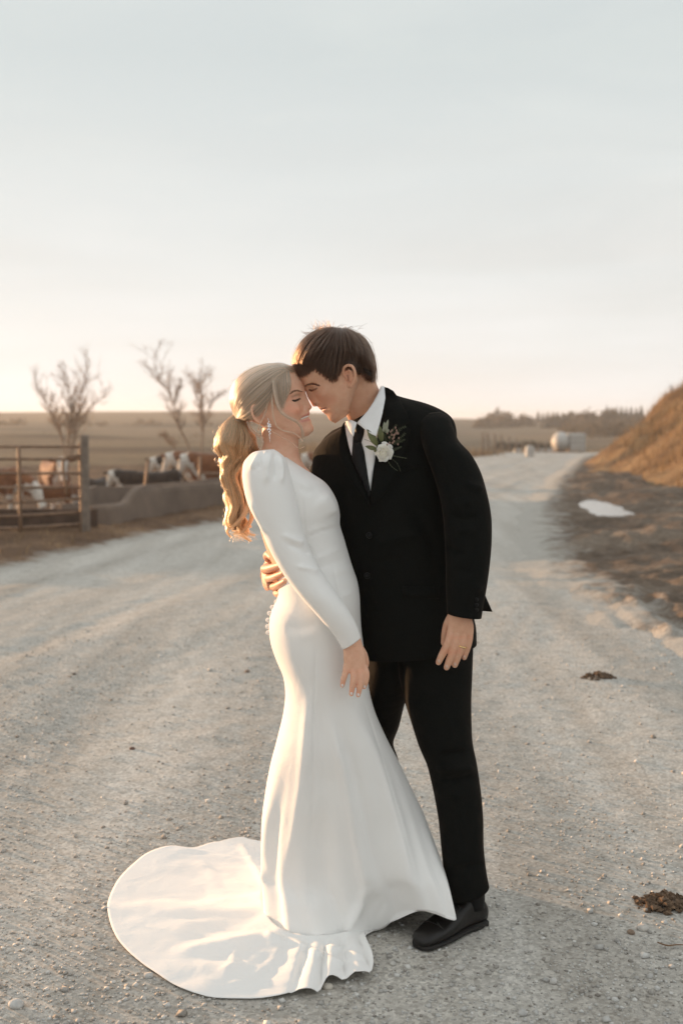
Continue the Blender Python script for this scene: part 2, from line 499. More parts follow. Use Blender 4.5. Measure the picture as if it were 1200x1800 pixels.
m_mud, t, b = material('mud')
MX = np.array([xr_edge(y) - .7 + np.linspace(0, 1, mc) ** 1.25 * (7.0 + .14 * y) for y in my]); MY = np.repeat(my[:, None], mc, 1)
g = t.nodes.new('ShaderNodeNewGeometry')
n1 = noise_node(t, .9, 7, .65, g.outputs['Position'], .4)
r1 = ramp_node(t, n1.outputs['Fac'], [(.3, (.09, .064, .046)), (.47, (.145, .107, .079)), (.58, (.20, .155, .118)), (.72, (.30, .25, .20))])
n2 = noise_node(t, 14, 6, .7, g.outputs['Position'])
r2 = ramp_node(t, n2.outputs['Fac'], [(.3, (.55, .53, .5)), (.7, (1.3, 1.28, 1.25))])
def dusty(t, b, base, wash=(.49, .47, .435)):
    at = t.nodes.new('ShaderNodeAttribute'); at.attribute_name = 'dust'
    g_ = t.nodes.new('ShaderNodeNewGeometry'); nd = noise_node(t, 3.0, 8, .72, g_.outputs['Position'], .3)
    ad = t.nodes.new('ShaderNodeMath'); ad.operation = 'ADD'; sb = t.nodes.new('ShaderNodeMapRange'); sb.inputs['To Min'].default_value = -.9; sb.inputs['To Max'].default_value = .9
    t.links.new(nd.outputs['Fac'], sb.inputs[0]); t.links.new(at.outputs['Fac'], ad.inputs[0]); t.links.new(sb.outputs[0], ad.inputs[1])
    mr = t.nodes.new('ShaderNodeMapRange'); mr.inputs['From Min'].default_value = .25; mr.inputs['From Max'].default_value = .75; t.links.new(ad.outputs[0], mr.inputs[0])
    gr = noise_node(t, 60, 5, .75, g_.outputs['Position']); gr2 = ramp_node(t, gr.outputs['Fac'], [(.3, (.66, .64, .61)), (.7, (1.2, 1.19, 1.17))])
    t.links.new(mix_node(t, mr.outputs[0], base, mix_node(t, 1.0, wash, gr2.outputs[0], 'MULTIPLY')), b.inputs['Base Color'])
dusty(t, b, mix_node(t, 1.0, r1.outputs[0], r2.outputs[0], 'MULTIPLY'))
b.inputs['Roughness'].default_value = .85; b.inputs['Specular IOR Level'].default_value = .2
bump_node(t, b, n2.outputs['Fac'], .8, .05)
mme = mesh('muddy_verge', np.stack([MX, MY, mud_z(MX, MY)], -1).reshape(-1, 3), gridF(len(my), mc), m_mud)
color_attr(mme, 'dust', (1 - sstep(-.4, .9, MX - xr_edge(MY))).ravel())
obj('muddy_verge', mme, kind='structure')
m_water, t, b = material('puddle_water')
b.inputs['Base Color'].default_value = (.13, .105, .08, 1); b.inputs['Roughness'].default_value = .14; b.inputs['IOR'].default_value = 1.33
b.inputs['Specular IOR Level'].default_value = .5
nw = noise_node(t, 4, 3); bump_node(t, b, nw.outputs['Fac'], .15, .01)
# ragged outline
pc = spline([(*p, .012) for p in list(pud_w) + [pud_w[0]]], 90)[:-1]
ctr = pc.mean(0)
pc[:, :2] = ctr[:2] + (pc[:, :2] - ctr[:2]) * (1.16 + .10 * RNG.standard_normal(len(pc)).cumsum()[:, None] / 12)
tag(obj('puddle', mesh('puddle', np.vstack([ctr, pc]), [(0, i + 1, (i + 1) % len(pc) + 1) for i in range(len(pc))], m_water)),
    'pale sky-reflecting puddle in the dark mud right of the road', 'puddle')

# --- earth and straw verge on the left, running under the gate and the feed bunk
ly = np.geomspace(7.0, 44, 260); lc = 170
LX = np.array([xl_edge(y) + .5 - np.linspace(0, 1, lc) ** 1.3 * (6 + .5 * y) for y in ly]); LY = np.repeat(ly[:, None], lc, 1)
def verge_z(x, y):
    d = xl_edge(y) - np.asarray(x)
    return pen_dip(x, y) + -.015 + .09 * sstep(-.5, .7, d) + fbm(np.asarray(x) * 1.7, np.asarray(y) * 1.2, 4, 51) * .08 * sstep(-.4, .8, d) + fbm(np.asarray(x) * 7, np.asarray(y) * 7, 2, 61) * .03 * sstep(-.2, .4, d)
m_verge, t, b = material('earth_and_straw')
g = t.nodes.new('ShaderNodeNewGeometry')
n1 = noise_node(t, 1.3, 7, .68, g.outputs['Position'], .4)
r1 = ramp_node(t, n1.outputs['Fac'], [(.3, (.075, .045, .029)), (.47, (.145, .088, .054)), (.6, (.21, .13, .078)), (.74, (.33, .22, .13))])
n2 = noise_node(t, 17, 6, .7, g.outputs['Position'])
r2 = ramp_node(t, n2.outputs['Fac'], [(.3, (.6, .58, .55)), (.7, (1.3, 1.28, 1.25))])
dusty(t, b, mix_node(t, 1.0, r1.outputs[0], r2.outputs[0], 'MULTIPLY'))
b.inputs['Roughness'].default_value = .9; b.inputs['Specular IOR Level'].default_value = .2
bump_node(t, b, n2.outputs['Fac'], .8, .04)
vme = mesh('earth_verge', np.stack([LX, LY, verge_z(LX, LY)], -1).reshape(-1, 3), gridF(len(ly), lc), m_verge)
color_attr(vme, 'dust', (1 - sstep(-.35, .45, xl_edge(LY) - LX)).ravel())
obj('earth_verge', vme, kind='structure')

# --- earth bank on the right
def bank_edge(y): return np.interp(y, [18, 21.4, 26, 33, 43, 52, 60], [7.6, 6.5, 6.85, 7.6, 9.2, 12.0, 15.5])
def bank_z(x, y):
    d = np.asarray(x) - bank_edge(y)
    n = fbm(np.asarray(x) * .5, np.asarray(y) * .35, 4, 71)
    top = 4.0 * sstep(17.5, 30, y) * (1 - .85 * sstep(46, 62, y))
    return -.12 + top * sstep(-.5, 6.5, d + n * .8) ** .8 + n * .28 * sstep(0, 1.5, d)
by = np.linspace(17.5, 62, 150); bc = 110
BX = np.array([bank_edge(y) - .5 + np.linspace(0, 1, bc) ** 1.2 * 17 for y in by]); BY = np.repeat(by[:, None], bc, 1)
m_bank, t, b = material('dry_bank')
g = t.nodes.new('ShaderNodeNewGeometry')
n1 = noise_node(t, .8, 7, .66, g.outputs['Position'], .5)
r1 = ramp_node(t, n1.outputs['Fac'], [(.3, (.10, .062, .038)), (.5, (.24, .155, .085)), (.7, (.36, .25, .14))])
t.links.new(r1.outputs[0], b.inputs['Base Color']); b.inputs['Roughness'].default_value = .95; b.inputs['Specular IOR Level'].default_value = .1
n2 = noise_node(t, 6, 6, .7, g.outputs['Position']); bump_node(t, b, n2.outputs['Fac'], .8, .2)
obj('bank', mesh('bank', np.stack([BX, BY, bank_z(BX, BY)], -1).reshape(-1, 3), gridF(len(by), bc), m_bank), kind='structure')

def blades(name, x, y, z, hmin, hmax, wd, mat, lean=.5):
    n = len(x); h = RNG.uniform(hmin, hmax, n); a = RNG.uniform(0, 2 * math.pi, n); l = RNG.uniform(.1, lean, n) * h
    c, s = np.cos(a), np.sin(a); o = RNG.uniform(0, 2 * math.pi, n); ox, oy = np.cos(o) * wd, np.sin(o) * wd
    V = np.stack([np.stack([x - ox, y - oy, z], 1), np.stack([x + ox, y + oy, z], 1),
                  np.stack([x + c * l * .35 + ox * .7, y + s * l * .35 + oy * .7, z + h * .6], 1), np.stack([x + c * l * .35 - ox * .7, y + s * l * .35 - oy * .7, z + h * .6], 1),
                  np.stack([x + c * l, y + s * l, z + h * .95], 1)], 1).reshape(-1, 3)
    i = np.arange(n)[:, None] * 5
    T = np.concatenate([i + [0, 1, 2], i + [0, 2, 3], i + [3, 2, 4]], 0)
    return mesh(name, V, T, mat, False)
def straw(name, c0, c1):
    m, t, b = material(name)
    oi = t.nodes.new('ShaderNodeNewGeometry'); n = noise_node(t, 1.1, 4, .6, oi.outputs['Position'])
    mp2 = t.nodes.new('ShaderNodeMapRange'); t.links.new(oi.outputs['Random Per Island'], mp2.inputs[0])
    add = t.nodes.new('ShaderNodeMath'); add.operation = 'ADD'; t.links.new(n.outputs['Fac'], add.inputs[0])
    mul = t.nodes.new('ShaderNodeMath'); mul.operation = 'MULTIPLY_ADD'; mul.inputs[1].default_value = .5; mul.inputs[2].default_value = -.25
    t.links.new(mp2.outputs[0], mul.inputs[0]); t.links.new(mul.outputs[0], add.inputs[1])
    r = ramp_node(t, add.outputs[0], [(.25, c0), (.75, c1)])
    d = t.nodes.new('ShaderNodeBsdfDiffuse'); tr = t.nodes.new('ShaderNodeBsdfTranslucent'); ms = t.nodes.new('ShaderNodeMixShader'); ms.inputs[0].default_value = .35
    t.links.new(r.outputs[0], d.inputs[0]); t.links.new(r.outputs[0], tr.inputs[0]); t.links.new(d.outputs[0], ms.inputs[1]); t.links.new(tr.outputs[0], ms.inputs[2])
    t.links.new(ms.outputs[0], t.nodes['Material Output'].inputs[0]); return m
m_straw = straw('straw', (.17, .105, .06), (.42, .30, .17))
m_straw2 = straw('straw_dull', (.13, .095, .06), (.34, .26, .17))
n = 30000
yy = RNG.uniform(19, 60, n); dd = RNG.uniform(0, 1, n) ** .8 * 12 + .3; xx = bank_edge(yy) + dd
k = (fbm(xx * .9, yy * .7, 3, 77) + .12 * RNG.standard_normal(n) > -.22 + .35 * (dd < 1.0)); xx, yy = xx[k], yy[k]
obj('bank_grass', blades('bank_grass', xx, yy, bank_z(xx, yy) - .03, .12, .5, .012, m_straw, .7), kind='stuff')
# sparse straw on the left verge and in the pen
n = 4500
yy = RNG.uniform(9, 40, n); xx = xl_edge(yy) - .2 - RNG.uniform(0, 1, n) ** 1.5 * (5 + .4 * yy)
k = fbm(xx * 1.2, yy * .8, 3, 78) > -.02; xx, yy = xx[k], yy[k]
obj('verge_straw', blades('verge_straw', xx, yy, verge_z(xx, yy) - .01, .04, .16, .006, m_straw, 1.2), kind='stuff')
# dry grass along the far side of the road bend
n = 9000
yy = RNG.uniform(46, 96, n); xx = .09 * yy + RNG.uniform(-8, 16, n) 
k = (fbm(xx * .5, yy * .3, 3, 79) > -.08) & ((xx < xl_edge(yy) - .3) | (yy > 62)); xx, yy = xx[k], yy[k]
obj('roadside_grass', blades('roadside_grass', xx, yy, terrain(xx, yy) - .02, .2, .75, .02, m_straw2, .6), kind='stuff')

# --- gravel stones lying on the road near the camera
m_stone, t, b = material('stone')
g = t.nodes.new('ShaderNodeNewGeometry')
r1 = ramp_node(t, g.outputs['Random Per Island'], [(0, (.25, .225, .195)), (.4, (.43, .415, .39)), (.8, (.56, .55, .525)), (1, (.66, .64, .60))])
t.links.new(r1.outputs[0], b.inputs['Base Color']); b.inputs['Roughness'].default_value = .85
TRAIN = [(800, 1615), (770, 1612), (690, 1622), (640, 1655), (656, 1700), (600, 1728), (560, 1748), (430, 1758), (340, 1748), (258, 1705), (203, 1650), (187, 1605), (190, 1578), (213, 1535), (250, 1503), (300, 1485), (380, 1478), (462, 1478), (640, 1500), (780, 1560)]
def stones(n, y0, y1, smed, ssig, pw):
    u = RNG.uniform(0, 1, n); y = (y0 ** pw + u * (y1 ** pw - y0 ** pw)) ** (1 / pw)
    x = RNG.uniform(-1, 1, n) * (.315 * y + .05)
    s = np.minimum(smed * np.exp(RNG.standard_normal(n) * ssig), .02)
    k = (x > xl_edge(y) - .3) & (x < xr_edge(y) + 1.0)
    dens = fbm(x * 1.4, y * .6, 3, 91); k &= RNG.uniform(0, 1, n) < np.clip(.65 + dens * 1.4, .15, 1)
    q = proj(np.stack([x, y, np.zeros(n)], 1)); k &= ~inpoly(q[:, 0], q[:, 1], TRAIN)
    return x[k], y[k], s[k]
cube = np.array([(a, b_, c) for a in (-1, 1) for b_ in (-1, 1) for c in (-1, 1)], float) * .62
cubeT = np.array([(0, 1, 3), (0, 3, 2), (4, 6, 7), (4, 7, 5), (0, 4, 5), (0, 5, 1), (2, 3, 7), (2, 7, 6), (0, 2, 6), (0, 6, 4), (1, 5, 7), (1, 7, 3)])
def stone_mesh(name, x, y, s):
    n = len(x)
    V = cube[None] * (1 + RNG.uniform(-.45, .45, (n, 8, 3)))
    q = RNG.standard_normal((n, 4)); q /= np.linalg.norm(q, axis=1)[:, None]
    a, b_, c, d = q.T
    M = np.stack([1-2*(c*c+d*d), 2*(b_*c-d*a), 2*(b_*d+c*a), 2*(b_*c+d*a), 1-2*(b_*b_+d*d), 2*(c*d-b_*a), 2*(b_*d-c*a), 2*(c*d+b_*a), 1-2*(b_*b_+c*c)], 1).reshape(n, 3, 3)
    V = np.einsum('nij,nkj->nki', M, V) * np.array([1, 1, .7]) * s[:, None, None]
    V += np.stack([x, y, road_z(x, y) + s * .22], 1)[:, None]
    T = (np.arange(n)[:, None, None] * 8 + cubeT[None]).reshape(-1, 3)
    return mesh(name, V.reshape(-1, 3), T, m_stone, False)
xa, ya, sa = stones(52000, 2.25, 9.5, .0030, .42, 1.0)
xb, yb, sb = stones(2600, 2.3, 8, .0065, .30, 1.0)
obj('gravel', stone_mesh('gravel', np.r_[xa, xb], np.r_[ya, yb], np.r_[sa, sb]), kind='stuff')
def pebble(px, py, r, label, col, seed):
    rg = np.random.default_rng(seed)
    V, F = ellipsoid((0, 0, 0), (r, r * .85, r * .62), 10, 7)
    d = V / (np.linalg.norm(V, axis=1)[:, None] + 1e-9)
    off = sum(.22 * np.clip(d @ (v / np.linalg.norm(v)), -.2, .75) for v in rg.standard_normal((5, 3)))
    V = V * (1 + off)[:, None]
    p = G(px, py); z = float(road_z(p.x, p.y))
    me = mesh('pebble', V, F, simple('pebble_stone', col, .85, .25, 40, .002), True)
    o = obj('pebble', me); o.location = (p.x, p.y, z + r * .42); o.rotation_euler = (0, 0, rg.uniform(0, 6))
    return tag(o, label, 'pebble', 'larger loose stones on the gravel')
for i, a in enumerate([
    (971, 1727, .011, 'pale round pebble standing out alone on the lower right gravel', (.52, .5, .47)),
    (958, 1724, .008, 'small grey pebble touching the pale round one', (.4, .39, .37)),
    (806, 1704, .011, 'pale pebble just below the toe of the black shoe', (.5, .48, .45)),
    (577, 1736, .013, 'blunt pale stone beside the lowest folds of the dress hem', (.5, .46, .4)),
    (622, 1741, .010, 'grey stone below the frayed corner of the dress hem', (.42, .4, .37)),
    (690, 1696, .009, 'small whitish stone right of the dress hem corner', (.5, .48, .44)),
    (436, 1182, .015, 'brown stone alone on the road left of the dress', (.22, .16, .12)),
    (232, 1319, .012, 'dark reddish stone alone on the road left of the pair', (.16, .10, .08)),
    (131, 1187, .012, 'dark flat stone far out on the left of the road', (.15, .13, .11)),
    (1107, 1640, .011, 'brown pebble below the dung clod', (.25, .18, .13)),
    (1130, 1633, .016, 'long pale stone between the dung clod and the dry twig', (.5, .47, .43)),
    (917, 1783, .012, 'pale flat stone at the bottom edge of the picture', (.46, .45, .43)),
    (30, 1769, .018, 'broad flat pale stone in the bottom corner left of the train', (.5, .49, .47)),
    (700, 1690, .007, 'tiny pale stone between hem corner and shoe', (.52, .5, .46)),
]): pebble(*a[:4], a[4], i)
def clod(px, py, r, hgt, label, n=70, seed=1):
    rg = np.random.default_rng(seed); parts = []
    p = G(px, py)
    for i in range(n):
        a = rg.uniform(0, 6.28); q = rg.uniform(0, 1) ** .7; s = r * rg.uniform(.10, .3) * (1.15 - q * .6)
        V, F = ellipsoid((math.cos(a) * q * r * 1.5, math.sin(a) * q * r, s * .3 + hgt * (1 - q) * rg.uniform(.3, 1)), (s, s * .8, s * .5), 6, 4)
        V = V + rg.standard_normal(V.shape) * s * .16
        parts.append((V, F))
    V, F = join(parts)
    o = obj('dung_clod', mesh('dung_clod', V, F, m_clod, False)); o.location = (p.x, p.y, float(road_z(p.x, p.y)))
    return tag(o, label, 'dung')
m_clod = simple('dry_dung', (.13, .082, .05), .95, .6, 60, .004)
clod(1170, 1590, .075, .03, 'crumbled brown dung clod at the right edge of the gravel', 110, 3)
clod(1052, 1194, .075, .03, 'small dark dung clod further up the road near the tyre tracks', 60, 4)
p0 = [G(1155, 1660), G(1172, 1668), G(1190, 1664), G(1215, 1668)]
V, F = tube([q + Vector((0, 0, .006 + .004 * (i % 2))) for i, q in enumerate(p0)], [.0022, .0026, .002, .0012], 6)
tag(obj('twig', mesh('twig', V, F, simple('twig_bark', (.2, .12, .07), .9))), 'thin dry twig lying below the dung clod', 'twig')

# ------------------------------------------------------------------ trees and scrub
m_bark = simple('bark', (.27, .185, .13), .95, .3, 8, .01)
m_twig = simple('twigs', (.34, .235, .165), .95, .25, 5)
def bare_tree(name, stems, Y, label, seed, spread=.45, twig_r=.009, gens=3):
    """stems: list of (photo polyline from the ground up, base radius)"""
    rg = random.Random(seed)
    trunk, twigs = [], []
    def branch(p, d, ln, r, gen):
        pts = [p]; q = Vector(p); dd = Vector(d)
        for i in range(4):
            dd = (dd + Vector((rg.uniform(-.2, .2), rg.uniform(-.2, .2), rg.uniform(-.03, .16)))).normalized()
            q = q + dd * (ln / 4); pts.append(q.copy())
        (trunk if r > .03 else twigs).append(tube(pts, [r, r * .85, r * .7, r * .5, r * .25], 5 if r > .03 else 3, 6))
        if gen <= 0: return
        for i in range(rg.randint(3, 5)):
            k = rg.uniform(.25, 1.0); j = min(3, int(k * 4)); s = pts[j].lerp(pts[j + 1], k * 4 - j)
            a = Vector((rg.gauss(0, 1), rg.gauss(0, 1), rg.gauss(.25, .5))).normalized()
            branch(s, (dd + a * spread * 2.0).normalized(), ln * rg.uniform(.4, .62), max(r * .45, twig_r * .6), gen - 1)
    base = None
    for pl, r in stems:
        Ys = [Y + rg.uniform(-.4, .4) * i for i in range(len(pl))]
        pts = [P(x, y, yy) for (x, y), yy in zip(pl, Ys)]
        if base is None: base = pts[0].copy()
        K = spline(pts, 14); rr = np.linspace(r, r * .28, 14)
        trunk.append(tube([Vector(k) for k in K], rr * .5, 7, 24))
        for i in range(4, 14):
            for _ in range(3):
                d = (Vector(K[i]) - Vector(K[i - 1])).normalized()
                a = Vector((rg.gauss(0, 1), rg.gauss(0, .8), rg.gauss(.35, .4))).normalized()
                L_ = np.linalg.norm(K[-1] - K[0]) * rg.uniform(.11, .25)
                branch(Vector(K[i]), (d * .8 + a * spread * 1.9).normalized(), L_, max(rr[i] * .42, twig_r), gens - 1)
    root = empty(name, base, label, 'tree', 'bare trees behind the cattle pen')
    obj('trunk', mesh('trunk', *join(trunk), m_bark), root)
    obj('crown', mesh('crown', *join(twigs), m_twig), root)
    return root
bare_tree('bare_tree', [([(118, 815), (112, 780), (95, 735), (82, 705), (66, 680)], .12), ([(122, 815), (122, 770), (126, 720), (121, 690), (112, 660)], .13),
                        ([(126, 815), (130, 770), (140, 715), (146, 685), (151, 655)], .12), ([(124, 810), (140, 750), (160, 715), (180, 700)], .07)], 52,
          'bare many-stemmed tree rising behind the gate and the facing calf', 5)
bare_tree('bare_tree', [([(345, 822), (328, 775), (312, 745), (302, 700), (275, 655), (270, 632)], .10), ([(304, 715), (313, 690), (317, 675)], .06),
                        ([(318, 800), (300, 780), (288, 765)], .06)], 50,
          'thin leaning bare tree above the pair of white-faced heads', 8)
bare_tree('bare_tree', [([(352, 822), (356, 775), (358, 735), (354, 700), (351, 665)], .12), ([(358, 740), (348, 700), (339, 680)], .06), ([(358, 735), (376, 705), (390, 695)], .06)], 56,
          'straighter bare tree just left of the ponytail', 13)
def clump(n, r, rg, leaf=.12, flat=.8):
    c = RNG.standard_normal((n, 3)); c /= np.linalg.norm(c, axis=1)[:, None]
    c = c * (RNG.uniform(.35, 1, n) ** .6)[:, None] * np.array(r)
    c[:, 2] = np.abs(c[:, 2]) * 1.0
    a = RNG.standard_normal((n, 3, 3)) * leaf
    V = (c[:, None] + a).reshape(-1, 3); return V, np.arange(n * 3).reshape(-1, 3)
m_scrub = straw('scrub', (.075, .058, .036), (.16, .12, .075))
m_ever = straw('evergreen', (.035, .036, .024), (.085, .075, .048))
bush_me = [mesh('bush', *clump(420, (1.0, 1.0, 1.15), None, .14), m_scrub, False) for _ in range(3)]
def at_px(px, Y): return float((px - 600) / FPX * Y)
for px, Y, s, lab in [(849, 265, 2.6, 'lone round bush on the far slope nearest the black shoulder'), (872, 300, 3.4, 'tall round bush on the far slope, tallest of the left cluster'),
                 (888, 270, 3.2, 'wide dark bush on the far slope right of the tallest one'), (922, 280, 2.8, 'single bush on the far slope left of the conifer row'),
                 (970, 265, 3.0, 'dark bush above the white tank trailer'), (995, 262, 3.2, 'bushy clump just right above the white tank trailer'),
                 (1030, 255, 3.6, 'dark clump below the conifer row beside the bank'), (1068, 250, 3.4, 'dark clump where the conifer row meets the bank')]:
    x = at_px(px, Y); o = obj('bush', random.choice(bush_me)); o.location = (x, Y, float(terrain(x, Y)) - .3); o.scale = (s, s, s * .95); o.rotation_euler = (0, 0, random.uniform(0, 6))
    tag(o, lab, 'bush', 'bushes on the far hillside')
# conifer row along the skyline on the right
tv, tf = [], []
for k in range(7):
    z0 = .12 + k * .125; r = .42 * (1 - k / 7.3)
    ring = [(math.cos(a) * r * random.uniform(.75, 1.15), math.sin(a) * r * random.uniform(.75, 1.15), z0 + random.uniform(-.05, .02)) for a in np.linspace(0, 2 * math.pi, 11)[:-1]]
    b0 = len(tv); tv += ring + [(0, 0, z0 + .24)]
    tf += [(b0 + i, b0 + (i + 1) % 10, b0 + 10) for i in range(10)]
con_me = mesh('crown', tv, tf, m_ever, False); trunk_me = mesh('trunk', *tube([(0, 0, 0), (0, 0, .3)], [.05, .04], 6), m_bark)
CON = []
px = 944.0; i = 0
while px < 1128:
    Y = 330 - (px - 944) * .35; x = at_px(px, Y)
    r = empty('conifer_tree', (x, Y, float(terrain(x, Y)) - .2), 'small pointed conifer in the even row along the skyline', 'tree', 'row of conifers on the skyline')
    s = random.uniform(2.5, 3.3) * (1.0 + .35 * (px > 1060)); 
    if abs(px - 1064) < 5: s *= 1.12
    r.scale = (s * .95, s * .95, s); r.rotation_euler = (0, 0, random.uniform(0, 6))
    for me, nm in ((con_me, 'crown'), (trunk_me, 'trunk')):
        c = bpy.data.objects.new(nm, me); COL.objects.link(c); c.parent = r
    CON.append(r)
    px += 8.6 + random.uniform(-.5, .5)
# brushy wood under the conifers, and hedge lines across the far fields: masses nobody could count
def thicket(name, x, y, sc, mat, per=60):
    Vs, Ts, o = [], [], 0
    for a, b_, s in zip(x, y, sc):
        V, T = clump(per, (s, s, s * .9), None, .16 * s); V += np.array([a, b_, float(terrain(a, b_)) - .2]); Vs.append(V); Ts.append(T + o); o += len(V)
    return obj(name, mesh(name, np.vstack(Vs), np.vstack(Ts), mat, False), kind='stuff')
pxs = RNG.uniform(985, 1130, 130); Ys = RNG.uniform(170, 300, 130); thicket('brushwood', (pxs - 600) / FPX * Ys, Ys, RNG.uniform(1.2, 2.6, 130), m_scrub)
pxs = RNG.uniform(872, 985, 46); Ys = RNG.uniform(118, 126, 46); thicket('dark_scrub', (pxs - 600) / FPX * Ys, Ys, RNG.uniform(.4, .85, 46), m_ever)
pxs = RNG.uniform(-20, 470, 150); Ys = np.where(RNG.uniform(0, 1, 150) < .5, RNG.uniform(205, 215, 150), RNG.uniform(120, 128, 150)); k = fbm(pxs / 60, Ys / 50, 3, 99) > -.1
thicket('field_scrub', ((pxs - 600) / FPX * Ys)[k], Ys[k], RNG.uniform(.3, 1.1, 150)[k] * np.where(Ys[k] > 150, 1.5, .6), m_scrub, 40)

# ------------------------------------------------------------------ gate, posts, feed bunk
m_pipe = simple('rusty_pipe', (.24, .15, .095), .55, .35, 14, .003, .35)
m_wood = simple('weathered_wood', (.19, .15, .12), .9, .35, 9, .006)
m_board = simple('dark_plank', (.085, .055, .04), .9, .4, 6, .006)
m_conc = simple('feed_bunk_concrete', (.165, .122, .094), .92, .25, 2.2, .01, bscale=14)
GY = 15.0
def rail(nm, pts, r, par, mat=m_pipe): return obj(nm, mesh(nm, *tube(pts, [r] * len(pts), 8, 6), mat), par)
gz = lambda py: P(100, py, GY).z
gx = lambda px: P(px, 850, GY).x
gate = empty('pipe_gate', (gx(60), GY, 0), 'rusty pipe gate of level rails closing the cattle pen', 'gate')
RAIL_R = .019
for py in (785, 807, 832, 857, 881, 905, 926):
    rail('rail', [Vector((gx(-140), GY, gz(py))), Vector((gx(0), GY, gz(py + (3 if py > 880 else 0)))), Vector((gx(143), GY, gz(py - (5 if py > 880 else 0))))], .019, gate)
for px, y0, y1 in ((-138, 783, 930), (36, 783, 933), (144, 778, 944)):
    rail('upright', [Vector((gx(px), GY - .03, max(gz(y1), .0))), Vector((gx(px), GY - .03, gz(y0)))], .026, gate)
fr = rail('latch_frame', [Vector((gx(120), GY - .05, gz(870))), Vector((gx(120), GY - .05, gz(803))), Vector((gx(143), GY - .05, gz(801)))], .022, gate)
V, F = box((0, 0, .66), (.05, .05, .70)); V[:, :2] *= (1 - .06 * (V[:, 2:3] > 1))
post = obj('wooden_post', mesh('wooden_post', V, F, m_wood, False)); post.location = (gx(152), 14.95, 0); bevel(post, .02)
tag(post, 'square weathered wooden post between the gate and the feed bunk', 'post')
V, F = box((0, 0, .2), (1.9, .03, .13)); o = obj('kick_board', mesh('kick_board', V, F, m_board, False)); o.location = (gx(0) - .7, 15.4, .02); bevel(o, .01)
tag(o, 'dark wooden plank on edge along the bottom of the gate', 'plank')
def steel_post(px, pyb, Y, hgt, lean, label):
    parts = [tube([(0, 0, -.75), (lean * .5, 0, hgt * .5), (lean, 0, hgt)], [.028, .028, .028], 8, 6), ellipsoid((lean, 0, hgt), (.034, .034, .02), 8, 5)]
    o = obj('steel_post', mesh('steel_post', *join(parts), m_pipe)); p = P(px, pyb, Y); o.location = (p.x, Y, p.z); return tag(o, label, 'post', 'steel posts behind the feed bunk')
steel_post(252, 880, 19.2, .68, .10, 'leaning rusty steel post behind the feed bunk beside the dark feeding cow')
steel_post(352, 862, 21.5, .62, 0.0, 'upright steel post in front of the red-brown cow')
rl = obj('pipe_rail', mesh('pipe_rail', *tube([P(350, 832, 21.5), P(430, 833, 22.5), P(560, 830, 24)], [.022] * 3, 8, 10), m_pipe)); rebase(rl, P(350, 832, 21.5))
tag(rl, 'horizontal pipe rail across the red-brown cow', 'rail')
# concrete J-bunk: swept cross-section, low open end then a taller wall
pth = [P(165, 941, 15.75), P(200, 938, 16.0), P(228, 932, 16.4), P(244, 927, 16.7), P(300, 913, 18.1), P(392, 897, 19.7), P(470, 885, 21.6), P(575, 871, 24.0)]
hts = [.36, .35, .36, .50, .50, .485, .48, .48]
pts = np.array([(p.x, p.y, h) for p, h in zip(pth, hts)]); K = spline(pts, 70)
tg = np.gradient(K[:, :2], axis=0); tg /= np.linalg.norm(tg, axis=1)[:, None]; nn = np.stack([-tg[:, 1], tg[:, 0]], 1)
prof = [(-.06, -.05), (.0, .02), (.03, .85), (.05, 1.0), (.16, 1.0), (.20, .9), (.26, .42), (.62, .36), (.78, .5), (.82, .98), (.92, .98), (.95, -.05)]
V = np.array([[(K[i, 0] + nn[i, 0] * a, K[i, 1] + nn[i, 1] * a, K[i, 2] * h ) for a, h in prof] for i in range(len(K))]).reshape(-1, 3)
F = [tuple(f) for f in gridF(len(K), len(prof))]; F.append(tuple(range(len(prof)))); F.append(tuple(range(len(V) - 1, len(V) - 1 - len(prof), -1)))
bk = obj('feed_bunk', mesh('feed_bunk', V, F, m_conc, False)); bevel(bk, .02, 2); rebase(bk, (pth[0].x, pth[0].y, 0))
tag(bk, 'long grey concrete feed trough along the road, low at its near end', 'feed trough')

# ------------------------------------------------------------------ far end of the road
m_white = simple('white_paint_dirty', (.47, .455, .43), .6, .15, 1.2, .004)
m_tyre = simple('tyre_rubber', (.03, .028, .027), .9)
m_rust = simple('rusty_frame', (.17, .09, .055), .85, .4, 3)
TY = 88.0
tz = float(terrain(at_px(998, TY), TY)); sc_ = TY / FPX
tr = empty('tank_trailer', (at_px(998, TY), TY, tz), 'white tank trailer with a rounded front parked at the end of the road', 'trailer')
X0 = tr.location.x
V, F = ellipsoid((X0 - 14 * sc_, TY, tz + 1.25), (16 * sc_, .95, .80), 22, 14); obj('tank', mesh('tank', V, F, m_white), tr)
V, F = box((X0 + 13 * sc_, TY + .1, tz + 1.22), (13.5 * sc_, .85, .70)); o = obj('body', mesh('body', V, F, m_white, False), tr); bevel(o, .06)
for k in range(3):
    V, F = box((X0 + 13 * sc_, TY - .77, tz + .82 + k * .38), (13 * sc_, .015, .02)); obj('rib', mesh('rib', V, F, m_wood, False), o)
V, F = box((X0, TY, tz + .47), (26 * sc_, .55, .07)); obj('chassis', mesh('chassis', V, F, m_rust, False), tr)
for k, dx in enumerate((-16, 12, 20)):
    for sy in (-.62, .62):
        V, F = tube([(X0 + dx * sc_, TY + sy - .1, tz + .30), (X0 + dx * sc_, TY + sy + .1, tz + .30)], [.30, .30], 18, 2)
        wl = obj('wheel', mesh('wheel', V, F, m_tyre), tr)
        V, F = tube([(X0 + dx * sc_, TY + sy - .11, tz + .30), (X0 + dx * sc_, TY + sy + .11, tz + .30)], [.15, .15], 12, 2); obj('rim', mesh('rim', V, F, m_rust), wl)
